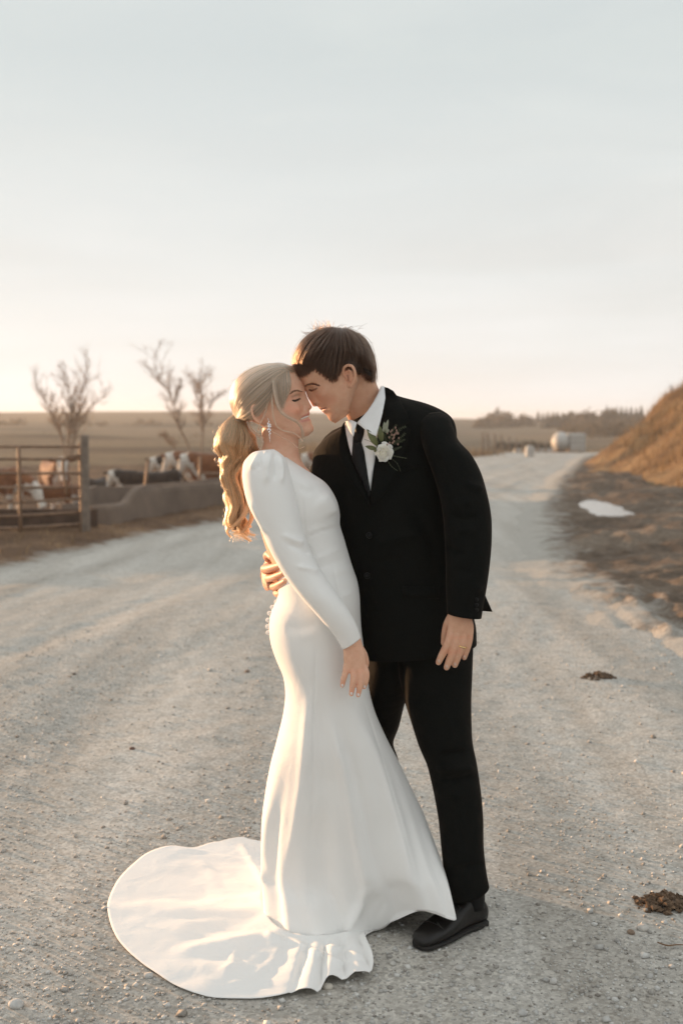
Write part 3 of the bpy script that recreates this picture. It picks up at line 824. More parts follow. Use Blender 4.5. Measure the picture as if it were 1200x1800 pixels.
ORD = 'first second third fourth fifth sixth seventh eighth ninth tenth eleventh twelfth thirteenth fourteenth fifteenth sixteenth seventeenth eighteenth nineteenth twentieth twenty-first twenty-second twenty-third twenty-fourth'.split()
fp = mesh('fence_post', *join([tube([(0, 0, -.2), (.02, 0, .6), (0, 0, 1.15)], [.06, .055, .05], 7, 5)]), m_wood)
for k, (px, Y) in enumerate([(846, 54), (857, 56), (869, 58), (881, 60), (893, 63), (905, 66), (917, 70), (930, 74), (943, 79), (956, 84)]):
    x = at_px(px, Y); o = obj('fence_post', fp); o.location = (x, Y, float(terrain(x, Y))); o.rotation_euler = (random.uniform(-.06, .06), random.uniform(-.06, .06), 0)
    tag(o, ORD[k] + ' fence post from the black suit sleeve, in the dry grass before the trailer', 'post', 'fence posts where the road bends')
def drum(px, Y, r, h, label):
    x = at_px(px, Y); z = float(terrain(x, Y)); ro = empty('plastic_drum', (x, Y, z), label, 'drum')
    V, F = tube([(x, Y, z), (x, Y, z + h * .1), (x, Y, z + h * .5), (x, Y, z + h * .9), (x, Y, z + h)], [r * .93, r, r * 1.02, r, r * .9], 16, 12); obj('barrel', mesh('barrel', V, F, m_white), ro)
    V, F = tube([(x, Y, z + h), (x, Y, z + h + .05)], [r * .85, r * .8], 16, 3); obj('lid', mesh('lid', V, F, m_white), ro)
drum(930, 52, .20, .5, 'low white drum at the road edge before the trailer')
# pale second bunk beyond the fence
V, F = box((0, 0, .3), (2.2, .35, .32), None, .9); o = obj('water_trough', mesh('water_trough', V, F, m_white, False)); bevel(o, .05)
x = at_px(945, 96); o.location = (x, 96, float(terrain(x, 96))); tag(o, 'long pale trough beyond the fence posts left of the trailer', 'trough')

# --- evening haze: one closed box of thin air round everything
V, F = box((0, 610, -.5), (1000, 740, 13.5))
m_haze = bpy.data.materials.new('haze'); m_haze.use_nodes = True; t = m_haze.node_tree; t.nodes.clear()
pv = t.nodes.new('ShaderNodeVolumePrincipled'); pv.inputs['Density'].default_value = .0009; pv.inputs['Color'].default_value = (.90, .93, .96, 1); pv.inputs['Anisotropy'].default_value = .35
mo = t.nodes.new('ShaderNodeOutputMaterial'); t.links.new(pv.outputs[0], mo.inputs['Volume'])
obj('haze', mesh('haze', V, F, m_haze, False), kind='stuff')

for k, r in enumerate(CON):
    r['label'] = ORD[k] + ' conifer of the skyline row, counting away from the groom towards the bank'

# ================================================================== CATTLE
m_cow, t, b = material('hereford_coat')
at = t.nodes.new('ShaderNodeAttribute'); at.attribute_name = 'coat'
tcn = t.nodes.new('ShaderNodeTexCoord')
n1 = noise_node(t, 6, 5, .6, tcn.outputs['Object'])
rb = ramp_node(t, n1.outputs['Fac'], [(.3, (.12, .045, .020)), (.7, (.24, .095, .040))])
rw = ramp_node(t, n1.outputs['Fac'], [(.3, (.55, .50, .44)), (.7, (.70, .66, .60))])
t.links.new(mix_node(t, at.outputs['Color'], rb.outputs[0], rw.outputs[0]), b.inputs['Base Color'])
b.inputs['Roughness'].default_value = .75; b.inputs['Specular IOR Level'].default_value = .2
b.inputs['Sheen Weight'].default_value = .25; b.inputs['Sheen Roughness'].default_value = .4
n2 = noise_node(t, 40, 4, .6, tcn.outputs['Object']); bump_node(t, b, n2.outputs['Fac'], .5, .02)
m_cowb = m_cow.copy(); m_cowb.name = 'black_coat'
for nd in m_cowb.node_tree.nodes:
    if nd.type == 'VALTORGB' and nd.color_ramp.elements[0].color[0] < .3:
        nd.color_ramp.elements[0].color = (.018, .013, .011, 1); nd.color_ramp.elements[1].color = (.05, .032, .024, 1)
m_eye = simple('cow_eye', (.012, .009, .008), .15)
m_muz = simple('muzzle_skin', (.38, .24, .19), .5)
m_hoof = simple('hoof', (.05, .04, .035), .7)
def cow_parts(head, pitch, turn=0.0):
    """head = (x, y, z) of the poll; forward is +x. Returns remeshed body, head frame."""
    H = Vector(head)
    parts = []
    rings = [(-.80, .86, .05, .10), (-.77, .88, .17, .22), (-.62, .90, .235, .285), (-.35, .83, .265, .31), (-.05, .80, .275, .325), (.20, .82, .255, .315), (.40, .84, .225, .29), (.55, .84, .17, .24), (.64, .82, .09, .14)]
    parts.append(loft([((x, 0, z), (0, 1, 0), (0, 0, 1), wy, hz)[0] + (0, wy, 0) + (0, 0, hz) + (2.3,) for x, z, wy, hz in rings], 28, 40))
    # neck
    d = Vector((math.cos(pitch) * math.cos(turn), math.cos(pitch) * math.sin(turn), math.sin(pitch)))
    up = Vector((-math.sin(pitch) * math.cos(turn), -math.sin(pitch) * math.sin(turn), math.cos(pitch)))
    lat = up.cross(d).normalized()
    parts.append(tube([Vector((.35, 0, .93)), Vector((.52, 0, .95)).lerp(H, .35), Vector((.45, 0, .9)).lerp(H, .8), H + d * .06 - up * .06], [.24, .19, .145, .105], 20, 18))
    parts.append(tube([Vector((.50, 0, .72)), Vector((.56, 0, .74)).lerp(H, .45), H - up * .14], [.14, .10, .07], 14, 12))
    # head: forehead, muzzle, jaw
    def hr(a, wdt, hgt, dz): c = H + d * a + up * dz; return (*c, *(lat * wdt), *(up * hgt), 2.4)
    parts.append(loft([hr(-.07, .06, .06, .0), hr(-.03, .105, .10, -.02), hr(.06, .118, .115, -.04), hr(.15, .105, .105, -.05), hr(.26, .078, .082, -.06), hr(.36, .072, .070, -.07), hr(.43, .078, .070, -.075), hr(.475, .06, .05, -.08), hr(.49, .02, .02, -.08)], 24, 30))
    for s in (-1, 1):   # ears
        e0 = H + d * .0 + lat * s * .09 - up * .0
        parts.append(tube([e0, e0 + lat * s * .09 + up * .012 - d * .02, e0 + lat * s * .17 - up * .02 - d * .03, e0 + lat * s * .215 - up * .04 - d * .03], [.03, .048, .042, .008], 10, 10, .45))
        # front leg
        parts.append(tube([(.40, s * .15, .80), (.42, s * .155, .60), (.40, s * .15, .40), (.41, s * .15, .36), (.40, s * .15, .16), (.42, s * .15, .09), (.44, s * .15, .0)], [.12, .092, .062, .062, .043, .05, .06], 12, 26))
        # hind leg: stifle forward, hock back
        parts.append(tube([(-.58, s * .14, .88), (-.50, s * .165, .66), (-.62, s * .16, .46), (-.71, s * .155, .38), (-.66, s * .15, .18), (-.65, s * .15, .09), (-.62, s * .15, .0)], [.17, .135, .078, .060, .046, .052, .06], 12, 28))
    parts.append(tube([(-.77, 0, 1.08), (-.845, 0, .98), (-.86, 0, .7), (-.86, .01, .45)], [.03, .026, .018, .03], 8, 14))   # tail
    V, F = join(parts)
    me = remesh(V, F, .017, 5, 'cow')
    V = co(me)
    q = V - np.array(H); a = q @ np.array(d); l = q @ np.array(lat); u = q @ np.array(up)
    nzv = fbm(V[:, 0] * 9 + V[:, 2] * 5, V[:, 1] * 9 + V[:, 2] * 7, 3, 5) * .10
    head_m = (a + nzv * .6 > -.055) & (np.abs(l) < .12) & (a < .7) & (u > -.32) & (u < .22) & (np.linalg.norm(q, axis=1) < .62)
    crest = (np.linalg.norm(q, axis=1) < .16) & (np.abs(l) < .09)
    bris = (V[:, 0] > .30) & (V[:, 2] < .78 + nzv) & (np.abs(V[:, 1]) < .16) & (V[:, 2] > .45)
    thr = (seg_dist(V, [(.60, 0, .62), tuple(H - up * .18 + d * .02)])[0] < .13 + nzv * .5)
    bel = (V[:, 2] < .56 + nzv) & (V[:, 2] > .44) & (V[:, 0] > -.5)
    legs = V[:, 2] < .36 + nzv
    tailw = (V[:, 0] < -.80) & (V[:, 2] < .62)
    wm = (head_m | crest | bris | thr | bel | legs | tailw).astype(float)
    color_attr(me, 'coat', wm)
    return me, H, d, up, lat
COWS = {}
def cow(kind, mat, loc, rz, sc, label, cat='cow'):
    me, H, d, up, lat = COWS[kind]
    if mat is not me.materials[0] if len(me.materials) else True:
        me = me.copy(); me.materials.clear(); me.materials.append(mat)
    o = bpy.data.objects.new('cow', me); COL.objects.link(o)
    o.location = loc; o.rotation_euler = (0, 0, rz); o.scale = (sc,) * 3
    tag(o, label, cat, 'red and black white-faced cattle in the pen')
    def part(nm, VF, m):
        c = bpy.data.objects.new(nm, mesh(nm, *VF, m)); COL.objects.link(c); c.parent = o
    for s in (-1, 1):
        part('eye', ellipsoid(H + d * .10 + lat * s * .108 - up * .0, (.017, .017, .017), 8, 6), m_eye)
    part('muzzle', ellipsoid(H + d * .462 - up * .075, (.045, .045, .045), 10, 8, np.array([list(d), list(lat), list(up)]).T @ np.diag([.9, 1.35, 1.0])), m_muz)
    for x, y in ((.44, .15), (.44, -.15), (-.62, .15), (-.62, -.15)):
        part('hoof', tube([(x - .01, y, -.005), (x, y, .05)], [.066, .055], 10, 3), m_hoof)
    return o
COWS['up'] = cow_parts((.86, 0, 1.16), R(-62))
COWS['level'] = cow_parts((.98, 0, 1.02), R(-50), R(0))
COWS['down'] = cow_parts((1.05, 0, .70), R(-58), R(0))
COWS['turned'] = cow_parts((.92, -.16, 1.08), R(-58), R(-50))
def gp(px, Y, z=.03): return ((px - 600) / FPX * Y, Y, z)
PZ = -.4
cow('up', m_cow, gp(98, 25, PZ), R(-66), .95, 'red cow standing square to the camera behind the gate', 'cow')
cow('down', m_cow, gp(2, 23, PZ), R(-28), .90, 'pale-backed red cow cut by the left picture edge', 'cow')
cow('down', m_cow, gp(88, 23.6, PZ), R(195), .56, 'small calf with lowered white face left of the cow facing the camera', 'calf')
cow('level', m_cowb, gp(172, 24.0, PZ), R(70), .66, 'black calf with its rump beside the wooden post', 'calf')
cow('turned', m_cowb, gp(262, 23.2, PZ), R(188), .82, 'dark cow feeding at the low end of the trough', 'cow')
cow('down', m_cow, gp(131, 24.4, PZ), R(-80), .50, 'little calf with white face behind the latch end of the gate', 'calf')
cow('turned', m_cowb, gp(338, 26.6, PZ), R(190), .97, 'black cow with lowered head behind the leaning steel post', 'cow')
cow('turned', m_cow, gp(381, 24.9, PZ), R(196), 1.10, 'white-faced cow looking out behind the foremost head at the trough', 'cow')
cow('turned', m_cow, gp(410, 23.9, PZ), R(188), 1.10, 'red-brown cow with white face raised, nearest the ponytail', 'cow')
cow('turned', m_cow, gp(600, 28.5, PZ), R(190), 1.0, 'red cow half hidden between the pair at the far trough', 'cow')

# ================================================================== FIGURES: tools
def bvh_of(me, *more):
    dg = me
    if more:
        Vs, Fs, o = [], [], 0
        for m in (me, *more):
            c = co(m); Vs += [tuple(v) for v in c]; Fs += [tuple(i + o for i in p.vertices) for p in m.polygons]; o += len(c)
        return BVHTree.FromPolygons(Vs, Fs)
    return BVHTree.FromPolygons([tuple(v) for v in co(dg)], [tuple(p.vertices) for p in dg.polygons])
CAMP = Vector((0, 0, CAM_H))
def on_surf(bvh, px, py, Yfall, off=0.0):
    d = ray(px, py).normalized()
    h = bvh.ray_cast(CAMP, d, 8.0)
    if h[0] is not None: return h[0] - d * off
    h = bvh.find_nearest(P(px, py, Yfall))
    q = h[0] - (h[0] - CAMP).normalized() * off
    return q
def hits(bvh, pts, off=0.0):
    """camera-ray hits for photo points, misses filled in from their neighbours"""
    out = [None] * len(pts); good = []
    for i, (px, py) in enumerate(pts):
        d = ray(px, py).normalized(); h = bvh.ray_cast(CAMP, d, 8.0)
        if h[0] is not None: out[i] = (h[0] - CAMP).length - off; good.append(i)
    if not good: return [(P(*p, 3.3) - CAMP).length - off for p in pts]
    gp_ = np.array([pts[i] for i in good]); gd = np.array([out[i] for i in good])
    for i in range(len(pts)):
        if out[i] is None:
            w_ = 1 / (np.linalg.norm(gp_ - np.array(pts[i]), axis=1) ** 3 + 1e-3); out[i] = float((w_ * gd).sum() / w_.sum())
    return out
from mathutils.geometry import delaunay_2d_cdt
def patch(name, poly, bvh, off, thick, mat, parent, step=5.0, smooth_it=4, bulge=0.0):
    """cloth panel: a photo-plane outline laid on a surface, with real thickness"""
    P2 = np.array(poly, float); B = []
    for i in range(len(P2)):
        a, b_ = P2[i], P2[(i + 1) % len(P2)]; k = max(1, int(np.linalg.norm(b_ - a) / step))
        B += [a + (b_ - a) * j / k for j in range(k)]
    nb = len(B)
    x0, y0 = P2.min(0); x1, y1 = P2.max(0)
    gx_, gy_ = np.meshgrid(np.arange(x0 + step / 2, x1, step), np.arange(y0 + step / 2, y1, step)); q = np.stack([gx_.ravel(), gy_.ravel()], 1)
    q = q[inpoly(q[:, 0], q[:, 1], [tuple(p) for p in P2])]
    dB, _ = seg_dist(q, np.vstack([P2, P2[:1]])) if len(q) else (np.zeros(0), 0); q = q[dB > step * .55]
    allp = [Vector(p) for p in B] + [Vector(p) for p in q]
    vs, es, fs, *_ = delaunay_2d_cdt(allp, [(i, (i + 1) % nb) for i in range(nb)], [], 1, 1e-4)
    vp = [(v.x, v.y) for v in vs]
    D = np.array(hits(bvh, vp, off))
    nbr = [[] for _ in vp]
    for f in fs:
        for i in range(len(f)): nbr[f[i]].append(f[(i + 1) % len(f)]); nbr[f[(i + 1) % len(f)]].append(f[i])
    for _ in range(smooth_it): D = np.array([.5 * D[i] + .5 * np.mean(D[n]) if n else D[i] for i, n in enumerate(nbr)])
    if bulge:
        db, _ = seg_dist(np.array(vp), np.vstack([P2, P2[:1]])); D = D - bulge * np.sqrt(np.clip(db / max(db.max(), 1e-6), 0, 1))
    V = [CAMP + ray(*p).normalized() * d for p, d in zip(vp, D)]
    F = []
    for f in fs:
        n_ = (V[f[1]] - V[f[0]]).cross(V[f[2]] - V[f[0]])
        F.append(tuple(f) if n_.dot(CAMP - V[f[0]]) > 0 else tuple(reversed(f)))
    o = obj(name, mesh(name, [tuple(v) for v in V], F, mat), parent)
    m = o.modifiers.new('thick', 'SOLIDIFY'); m.thickness = thick; m.offset = -1
    return o
def hair_obj(name, strands, r0, r1, mat, parent):
    cv = bpy.data.hair_curves.new(name)
    k = len(strands[0]); n = len(strands)
    cv.add_curves([k] * n)
    A = np.asarray(strands, np.float32).reshape(-1, 3)
    cv.points.foreach_set('position', A.ravel())
    ra = cv.attributes.get('radius') or cv.attributes.new('radius', 'FLOAT', 'POINT')
    rr = np.tile(np.linspace(r0, r1, k), n).astype(np.float32); ra.data.foreach_set('value', rr)
    cv.materials.append(mat)
    return obj(name, cv, parent)
def hair_mat(name, col, rough=.35, var=.25, trans=.35):
    m, t, b = material(name)
    hi = t.nodes.new('ShaderNodeHairInfo')
    lo = tuple(c * (1 - var) for c in col); h = tuple(min(1, c * (1 + var)) for c in col)
    r = ramp_node(t, hi.outputs['Random'], [(0, lo), (1, h)])
    d = t.nodes.new('ShaderNodeBsdfHairPrincipled'); d.parametrization = 'COLOR'
    d.inputs['Roughness'].default_value = rough; d.inputs['Radial Roughness'].default_value = .5
    t.links.new(r.outputs[0], d.inputs['Color'])
    df = t.nodes.new('ShaderNodeBsdfDiffuse'); t.links.new(r.outputs[0], df.inputs[0])
    ms = t.nodes.new('ShaderNodeMixShader'); ms.inputs[0].default_value = trans
    t.links.new(d.outputs[0], ms.inputs[1]); t.links.new(df.outputs[0], ms.inputs[2])
    t.links.new(ms.outputs[0], t.nodes['Material Output'].inputs[0])
    return m
def skin_mat(name, col, lip):
    m, t, b = material(name)
    at = t.nodes.new('ShaderNodeAttribute'); at.attribute_name = 'tint'
    tcn = t.nodes.new('ShaderNodeTexCoord')
    n1 = noise_node(t, 42, 7, .7, tcn.outputs['Object'])
    r = ramp_node(t, n1.outputs['Fac'], [(.3, tuple(c * k for c, k in zip(col, (.92, .83, .80)))), (.7, tuple(c * k for c, k in zip(col, (1.05, 1.06, 1.06))))])
    sp = t.nodes.new('ShaderNodeSeparateColor'); t.links.new(at.outputs['Color'], sp.inputs[0])
    c1 = mix_node(t, sp.outputs[0], r.outputs[0], lip)
    c2 = mix_node(t, sp.outputs[1], c1, tuple(c * k for c, k in zip(col, (1.02, .72, .66))))     # blush, knuckles
    c3 = mix_node(t, sp.outputs[2], c2, (.10, .055, .04))                                        # lash line, make-up; shade painted into nostrils, mouth line, ear hollow
    t.links.new(c3, b.inputs['Base Color'])
    b.inputs['Roughness'].default_value = .5; b.inputs['Specular IOR Level'].default_value = .4
    b.inputs['Subsurface Weight'].default_value = .18; b.inputs['Subsurface Radius'].default_value = (1, .35, .2); b.inputs['Subsurface Scale'].default_value = .012
    n2 = noise_node(t, 420, 3, .6, tcn.outputs['Object']); bump_node(t, b, n2.outputs['Fac'], .45, .0012)
    return m

class Head:
    def __init__(s, eye, Y, side, pitch, eye_y=.072, sc=1.0):
        s.side, s.Y = side, Y
        s.f = Vector((side * math.cos(pitch), 0, math.sin(pitch)))
        s.u = Vector((-side * math.sin(pitch), 0, math.cos(pitch)))
        s.l = Vector((0, -1, 0)); s.sc = sc
        s.O = P(*eye, Y) - s.f * eye_y
    def loc(s, px, py):
        d = P(px, py, s.Y) - s.O; return d.dot(s.f), d.dot(s.u)
    def W(s, x, y, z): return s.O + s.l * x + s.f * y + s.u * z
    def WA(s, A):
        A = np.asarray(A); return np.array(s.O) + A[..., 0:1] * np.array(s.l) + A[..., 1:2] * np.array(s.f) + A[..., 2:3] * np.array(s.u)
HT = np.array([(.114, .0, -.012, .006), (.111, .022, -.038, .022), (.104, .046, -.062, .038), (.09, .068, -.083, .055), (.07, .081, -.097, .067), (.045, .086, -.103, .073), (.02, .084, -.102, .0745),
               (0, .077, -.097, .072), (-.02, .074, -.085, .069), (-.04, .074, -.066, .066), (-.06, .073, -.040, .061), (-.075, .072, -.015, .055), (-.09, .071, .008, .047), (-.10, .069, .024, .038), (-.107, .064, .036, .027), (-.113, .056, .046, .010)])
def head_mesh(H, prof, male, zt=.106):
    zb = -.113
    pts = sorted([H.loc(*p)[::-1] for p in prof])          # (z, y) upwards
    pz = np.array([p[0] for p in pts]); py_ = np.array([p[1] for p in pts])
    zbot = pz[0] - .004
    nr, ntc = 170, 160
    zz = np.linspace(0, 1, nr)
    zs = zbot + (zt - zbot) * zz
    zn = np.where(zs < 0, zs / zbot * -.113, zs / zt * .114)              # table z
    ix = lambda c: np.interp(zn, HT[::-1, 0], HT[::-1, c])
    yf, yb, wd = ix(1), ix(2), ix(3)
    if male: wd = wd * (1 + .06 * (1 - sstep(-.06, -.02, zn)))
    pr = np.interp(zs, pz, py_); k = np.ones(5) / 5; pr = np.convolve(np.pad(pr, 2, 'edge'), k, 'valid')
    top = sstep(pz[-1] - .01, pz[-1] + .012, zs); D = (pr - yf) * (1 - top)
    # the broad face follows the low-frequency part of the profile
    low = np.convolve(np.pad(D, 30, 'edge'), np.hanning(61) / np.hanning(61).sum(), 'valid')
    low = np.minimum(low, .012); yf2 = yf + low * .8; D = D - low * .8
    sg = np.interp(zs, [-.12, -.10, -.085, -.07, -.055, -.045, -.038, -.02, 0, .02, .05], [.026, .026, .022, .024, .021, .017, .0155, .012, .014, .03, .06])
    a = np.linspace(0, 2 * math.pi, ntc, endpoint=False); c, s_ = np.cos(a), np.sin(a); e = 2 / 2.25
    cc = np.sign(c) * np.abs(c) ** e; ss = np.sign(s_) * np.abs(s_) ** e
    ym = np.clip(yb + .45 * (yf2 - yb), None, .03); kz = sstep(-.075, -.005, zn); ym = ym * (1 - kz) + np.minimum(ym, 0.0) * kz
    Xl = wd[:, None] * cc[None]
    Yl = np.where(ss[None] > 0, ym[:, None] + (yf2 - ym)[:, None] * ss[None], ym[:, None] + (ym - yb)[:, None] * ss[None])
    Yl = Yl + D[:, None] * np.exp(-np.abs(Xl / sg[:, None]) ** 2.2) * (ss[None] > 0)
    Zl = np.repeat(zs[:, None], ntc, 1)
    V = np.stack([Xl, Yl, Zl], -1).reshape(-1, 3)
    def bump(c_, r_, amp):
        nonlocal V
        for sx in (-1, 1):
            d = (V - np.array([c_[0] * sx, c_[1], c_[2]])) / np.array(r_); wt = np.exp(-(d * d).sum(1))
            V = V + wt[:, None] * np.array([amp[0] * sx, amp[1], amp[2]])
    bump((.033, .066, -.004), (.017, .03, .011), (-.002, -.009, 0))       # eye sockets
    bump((.033, .066, -.004), (.012, .02, .0075), (.001, .0075, 0))       # closed lids
    bump((.034, .075, .017), (.020, .03, .007), (.0, .0045, 0))           # brow ridge
    bump((.043, .060, -.034), (.022, .03, .018), (.006, .005, 0))         # cheekbone
    bump((.0145, .095, -.040), (.007, .010, .007), (.0045, .001, 0))      # wings of the nose
    bump((.045, .045, -.066), (.022, .03, .02), (-.003, -.003, 0))        # hollow below the cheekbone
    bump((.052, .010, -.075), (.02, .025, .018), (.004, 0, 0) if male else (.001, 0, 0))   # jaw angle
    bump((.062, .045, .02), (.015, .03, .025), (-.004, 0, 0))             # temple
    F = [tuple(f) for f in gridF(nr, ntc, True)]
    n = len(V); V = np.vstack([V, [[0, .05, zbot - .002]], [[0, -.01, zt + .002]]])
    for i in range(ntc): F.append((n, (i + 1) % ntc, i)); F.append((n + 1, (nr - 1) * ntc + i, (nr - 1) * ntc + (i + 1) % ntc))
    return H.WA(V), F
def ear_parts(H, ctr, hgt, tilt, xw):
    """ctr: photo point of the ear's middle; built on both sides"""
    y0, z0 = H.loc(*ctr); out = []
    ca, sa = math.cos(tilt), math.sin(tilt)
    for sx in (1, -1):
        q = lambda a, b_, o: H.W(sx * (xw + o), y0 + (a * ca - b_ * sa) * hgt, z0 + (a * sa + b_ * ca) * hgt)
        out.append(tube([q(.12, -.05, .0), q(.24, .22, .006), q(.16, .42, .012), q(-.05, .50, .017), q(-.24, .40, .020), q(-.30, .14, .021), q(-.24, -.14, .017), q(-.10, -.34, .010), q(.04, -.46, .006), q(.14, -.38, .001)],
                        [.004, .0045, .0045, .0045, .0048, .0045, .0042, .0055, .0062, .004], 10, 44))
        out.append(tube([q(.10, .22, .004), q(-.08, .26, .011), q(-.14, .06, .010), q(-.08, -.14, .007), q(.06, -.22, .004)], [.003, .0036, .0036, .0036, .003], 8, 20))
        c = q(-.04, .02, -.002); M = np.array([list(H.l * sx), list(H.f), list(H.u)]).T
        out.append(ellipsoid(c, (.008, .30 * hgt, .46 * hgt), 14, 12, M))
        out.append(tube([q(.15, .08, .0), q(.14, -.04, .007), q(.12, -.12, .002)], [.004, .005, .004], 8, 8))
    return out
def finger(pts, radii): return tube(pts, radii, 12, len(pts) * 5, 1.0, 'round')
def body_mesh(parts, vox, hi, keep, name):
    """one continuous skin; hidden stretches (far from the kept points) are thinned out"""
    V, F = join(parts)
    me = remesh(V, F, vox, hi, name)
    V = co(me); w_ = np.zeros(len(V))
    for c, r in keep: w_ = np.maximum(w_, (np.linalg.norm(V - np.array(c), axis=1) < r).astype(float))
    o = bpy.data.objects.new('t', me); COL.objects.link(o); vg = o.vertex_groups.new(name='h'); vg.add([int(i) for i in np.where(w_ < .5)[0]], 1.0, 'REPLACE')
    frac = (w_ > .5).mean(); m = o.modifiers.new('d', 'DECIMATE'); m.ratio = min(1.0, frac + (1 - frac) * .10); m.vertex_group = 'h'
    dg = bpy.context.evaluated_depsgraph_get(); dg.update()
    r = bpy.data.meshes.new_from_object(o.evaluated_get(dg), depsgraph=dg); bpy.data.objects.remove(o)
    r.name = name
    r.polygons.foreach_set('use_smooth', np.ones(len(r.polygons), bool))
    return r
def soft(V, pts, rad):
    d, _ = seg_dist(proj(V), pts); return np.exp(-(d / rad) ** 2)

m_white_cloth, t, b = material('ivory_crepe')
tcn = t.nodes.new('ShaderNodeTexCoord'); n1 = noise_node(t, 5, 4, .5, tcn.outputs['Object'])
r1 = ramp_node(t, n1.outputs['Fac'], [(.3, (.85, .835, .815)), (.7, (.88, .87, .85))])
t.links.new(r1.outputs[0], b.inputs['Base Color']); b.inputs['Roughness'].default_value = .7; b.inputs['Specular IOR Level'].default_value = .25
b.inputs['Sheen Weight'].default_value = .15
wv = noise_node(t, 900, 2, .5, tcn.outputs['Object']); h0 = bump_node(t, None, wv.outputs['Fac'], .25, .0006)
wv2 = noise_node(t, 9, 4, .5, tcn.outputs['Object'], .4); bump_node(t, b, wv2.outputs['Fac'], .22, .02, h0)
m_shirt = simple('white_cotton', (.80, .80, .80), .8, .03, 30, .0006, bscale=300)
m_suit, t, b = material('black_wool')
tcn = t.nodes.new('ShaderNodeTexCoord'); n1 = noise_node(t, 300, 3, .6, tcn.outputs['Object'])
r1 = ramp_node(t, n1.outputs['Fac'], [(.3, (.0035, .0042, .0040)), (.7, (.0065, .0075, .0070))]); t.links.new(r1.outputs[0], b.inputs['Base Color'])
b.inputs['Roughness'].default_value = .85; b.inputs['Specular IOR Level'].default_value = .08; b.inputs['Sheen Weight'].default_value = .05; b.inputs['Sheen Roughness'].default_value = .4; b.inputs['Sheen Tint'].default_value = (.8, .5, .3, 1)
n2 = noise_node(t, 8, 4, .55, tcn.outputs['Object'], .3); h0 = bump_node(t, None, n2.outputs['Fac'], .35, .03); bump_node(t, b, n1.outputs['Fac'], .3, .0008, h0)
m_tie = simple('black_satin', (.007, .0075, .008), .5, .3, 120, .0004, spec=.15)
m_shoe = simple('black_leather', (.010, .009, .0085), .38, .3, 30, .0012, spec=.35)
m_sole = simple('shoe_sole', (.012, .011, .010), .8)
m_button = simple('suit_button', (.006, .006, .006), .55, spec=.2)
m_gold, t, b = material('gold'); b.inputs['Base Color'].default_value = (.85, .62, .30, 1); b.inputs['Metallic'].default_value = 1; b.inputs['Roughness'].default_value = .22

# ================================================================== GROOM
GYH = 3.30
gh = Head((552, 679), GYH, -1, R(-36))
m_gskin = skin_mat('skin_man', (.68, .40, .27), (.54, .25, .19))
g_prof = [(515, 640), (519, 652), (524, 664), (531.5, 677), (535, 684), (537.5, 690), (540.5, 699), (546, 708), (549.3, 714), (551.5, 716.2), (555, 714), (557.5, 713.5), (560, 717), (561.3, 719.6), (564.8, 720.3), (565.5, 722.5), (568, 725.8), (572.5, 728.4), (575, 731.5), (577.5, 736.5), (581, 740.5), (587, 742.6)]
gparts = [head_mesh(gh, g_prof, True)] + ear_parts(gh, (613.5, 663), .060, R(20), .066)
gparts.append(loft([RG(578, 662, 648, 612, 3.30, .045), RG(584, 682, 654, 634, 3.315, .056), RG(590, 700, 656, 651, 3.335, .053), RG(601, 717, 660, 670, 3.35, .054), RG(612, 738, 668, 688, 3.37, .058), RG(620, 752, 680, 705, 3.39, .066), RG(610, 772, 715, 722, 3.41, .085)], 40))
# trunk, limbs (all under the clothes)
gparts.append(loft([RG(618, 762, 698, 722, 3.41, .055), RG(605, 800, 735, 765, 3.45, .06, Yr=3.40), RG(600, 850, 750, 835, 3.46, .08, Yr=3.40), RG(610, 940, 760, 935, 3.46, .08, Yr=3.40), RG(650, 1040, 790, 1035, 3.46, .08, Yr=3.40), RG(665, 1120, 800, 1110, 3.46, .08, Yr=3.40), RG(690, 1140, 780, 1135, 3.43, .06)], 28))
gparts.append(tube([P(690, 775, 3.42), P(768, 785, 3.31), P(808, 880, 3.24), P(822, 960, 3.21), P(812, 1040, 3.185), P(808, 1082, 3.17)], [.05, .045, .042, .040, .034, .030], 16, 30))
gparts.append(tube([P(645, 800, 3.46), P(600, 812, 3.50), P(562, 888, 3.57), P(524, 950, 3.605), P(487, 988, 3.56), P(474, 1012, 3.45)], [.05, .05, .048, .043, .034, .030], 16, 30))
gparts.append(tube([P(765, 1110, 3.43), P(773, 1240, 3.385), P(796, 1370, 3.34), P(809, 1470, 3.315), P(819, 1570, 3.295), P(822, 1600, 3.29)], [.06, .055, .045, .042, .032, .030], 14, 26))
gparts.append(tube([P(705, 1110, 3.47), P(672, 1237, 3.55), P(657, 1306, 3.60), P(674, 1362, 3.64), P(700, 1470, 3.72), P(707, 1510, 3.735)], [.06, .055, .045, .042, .036, .030], 14, 26))
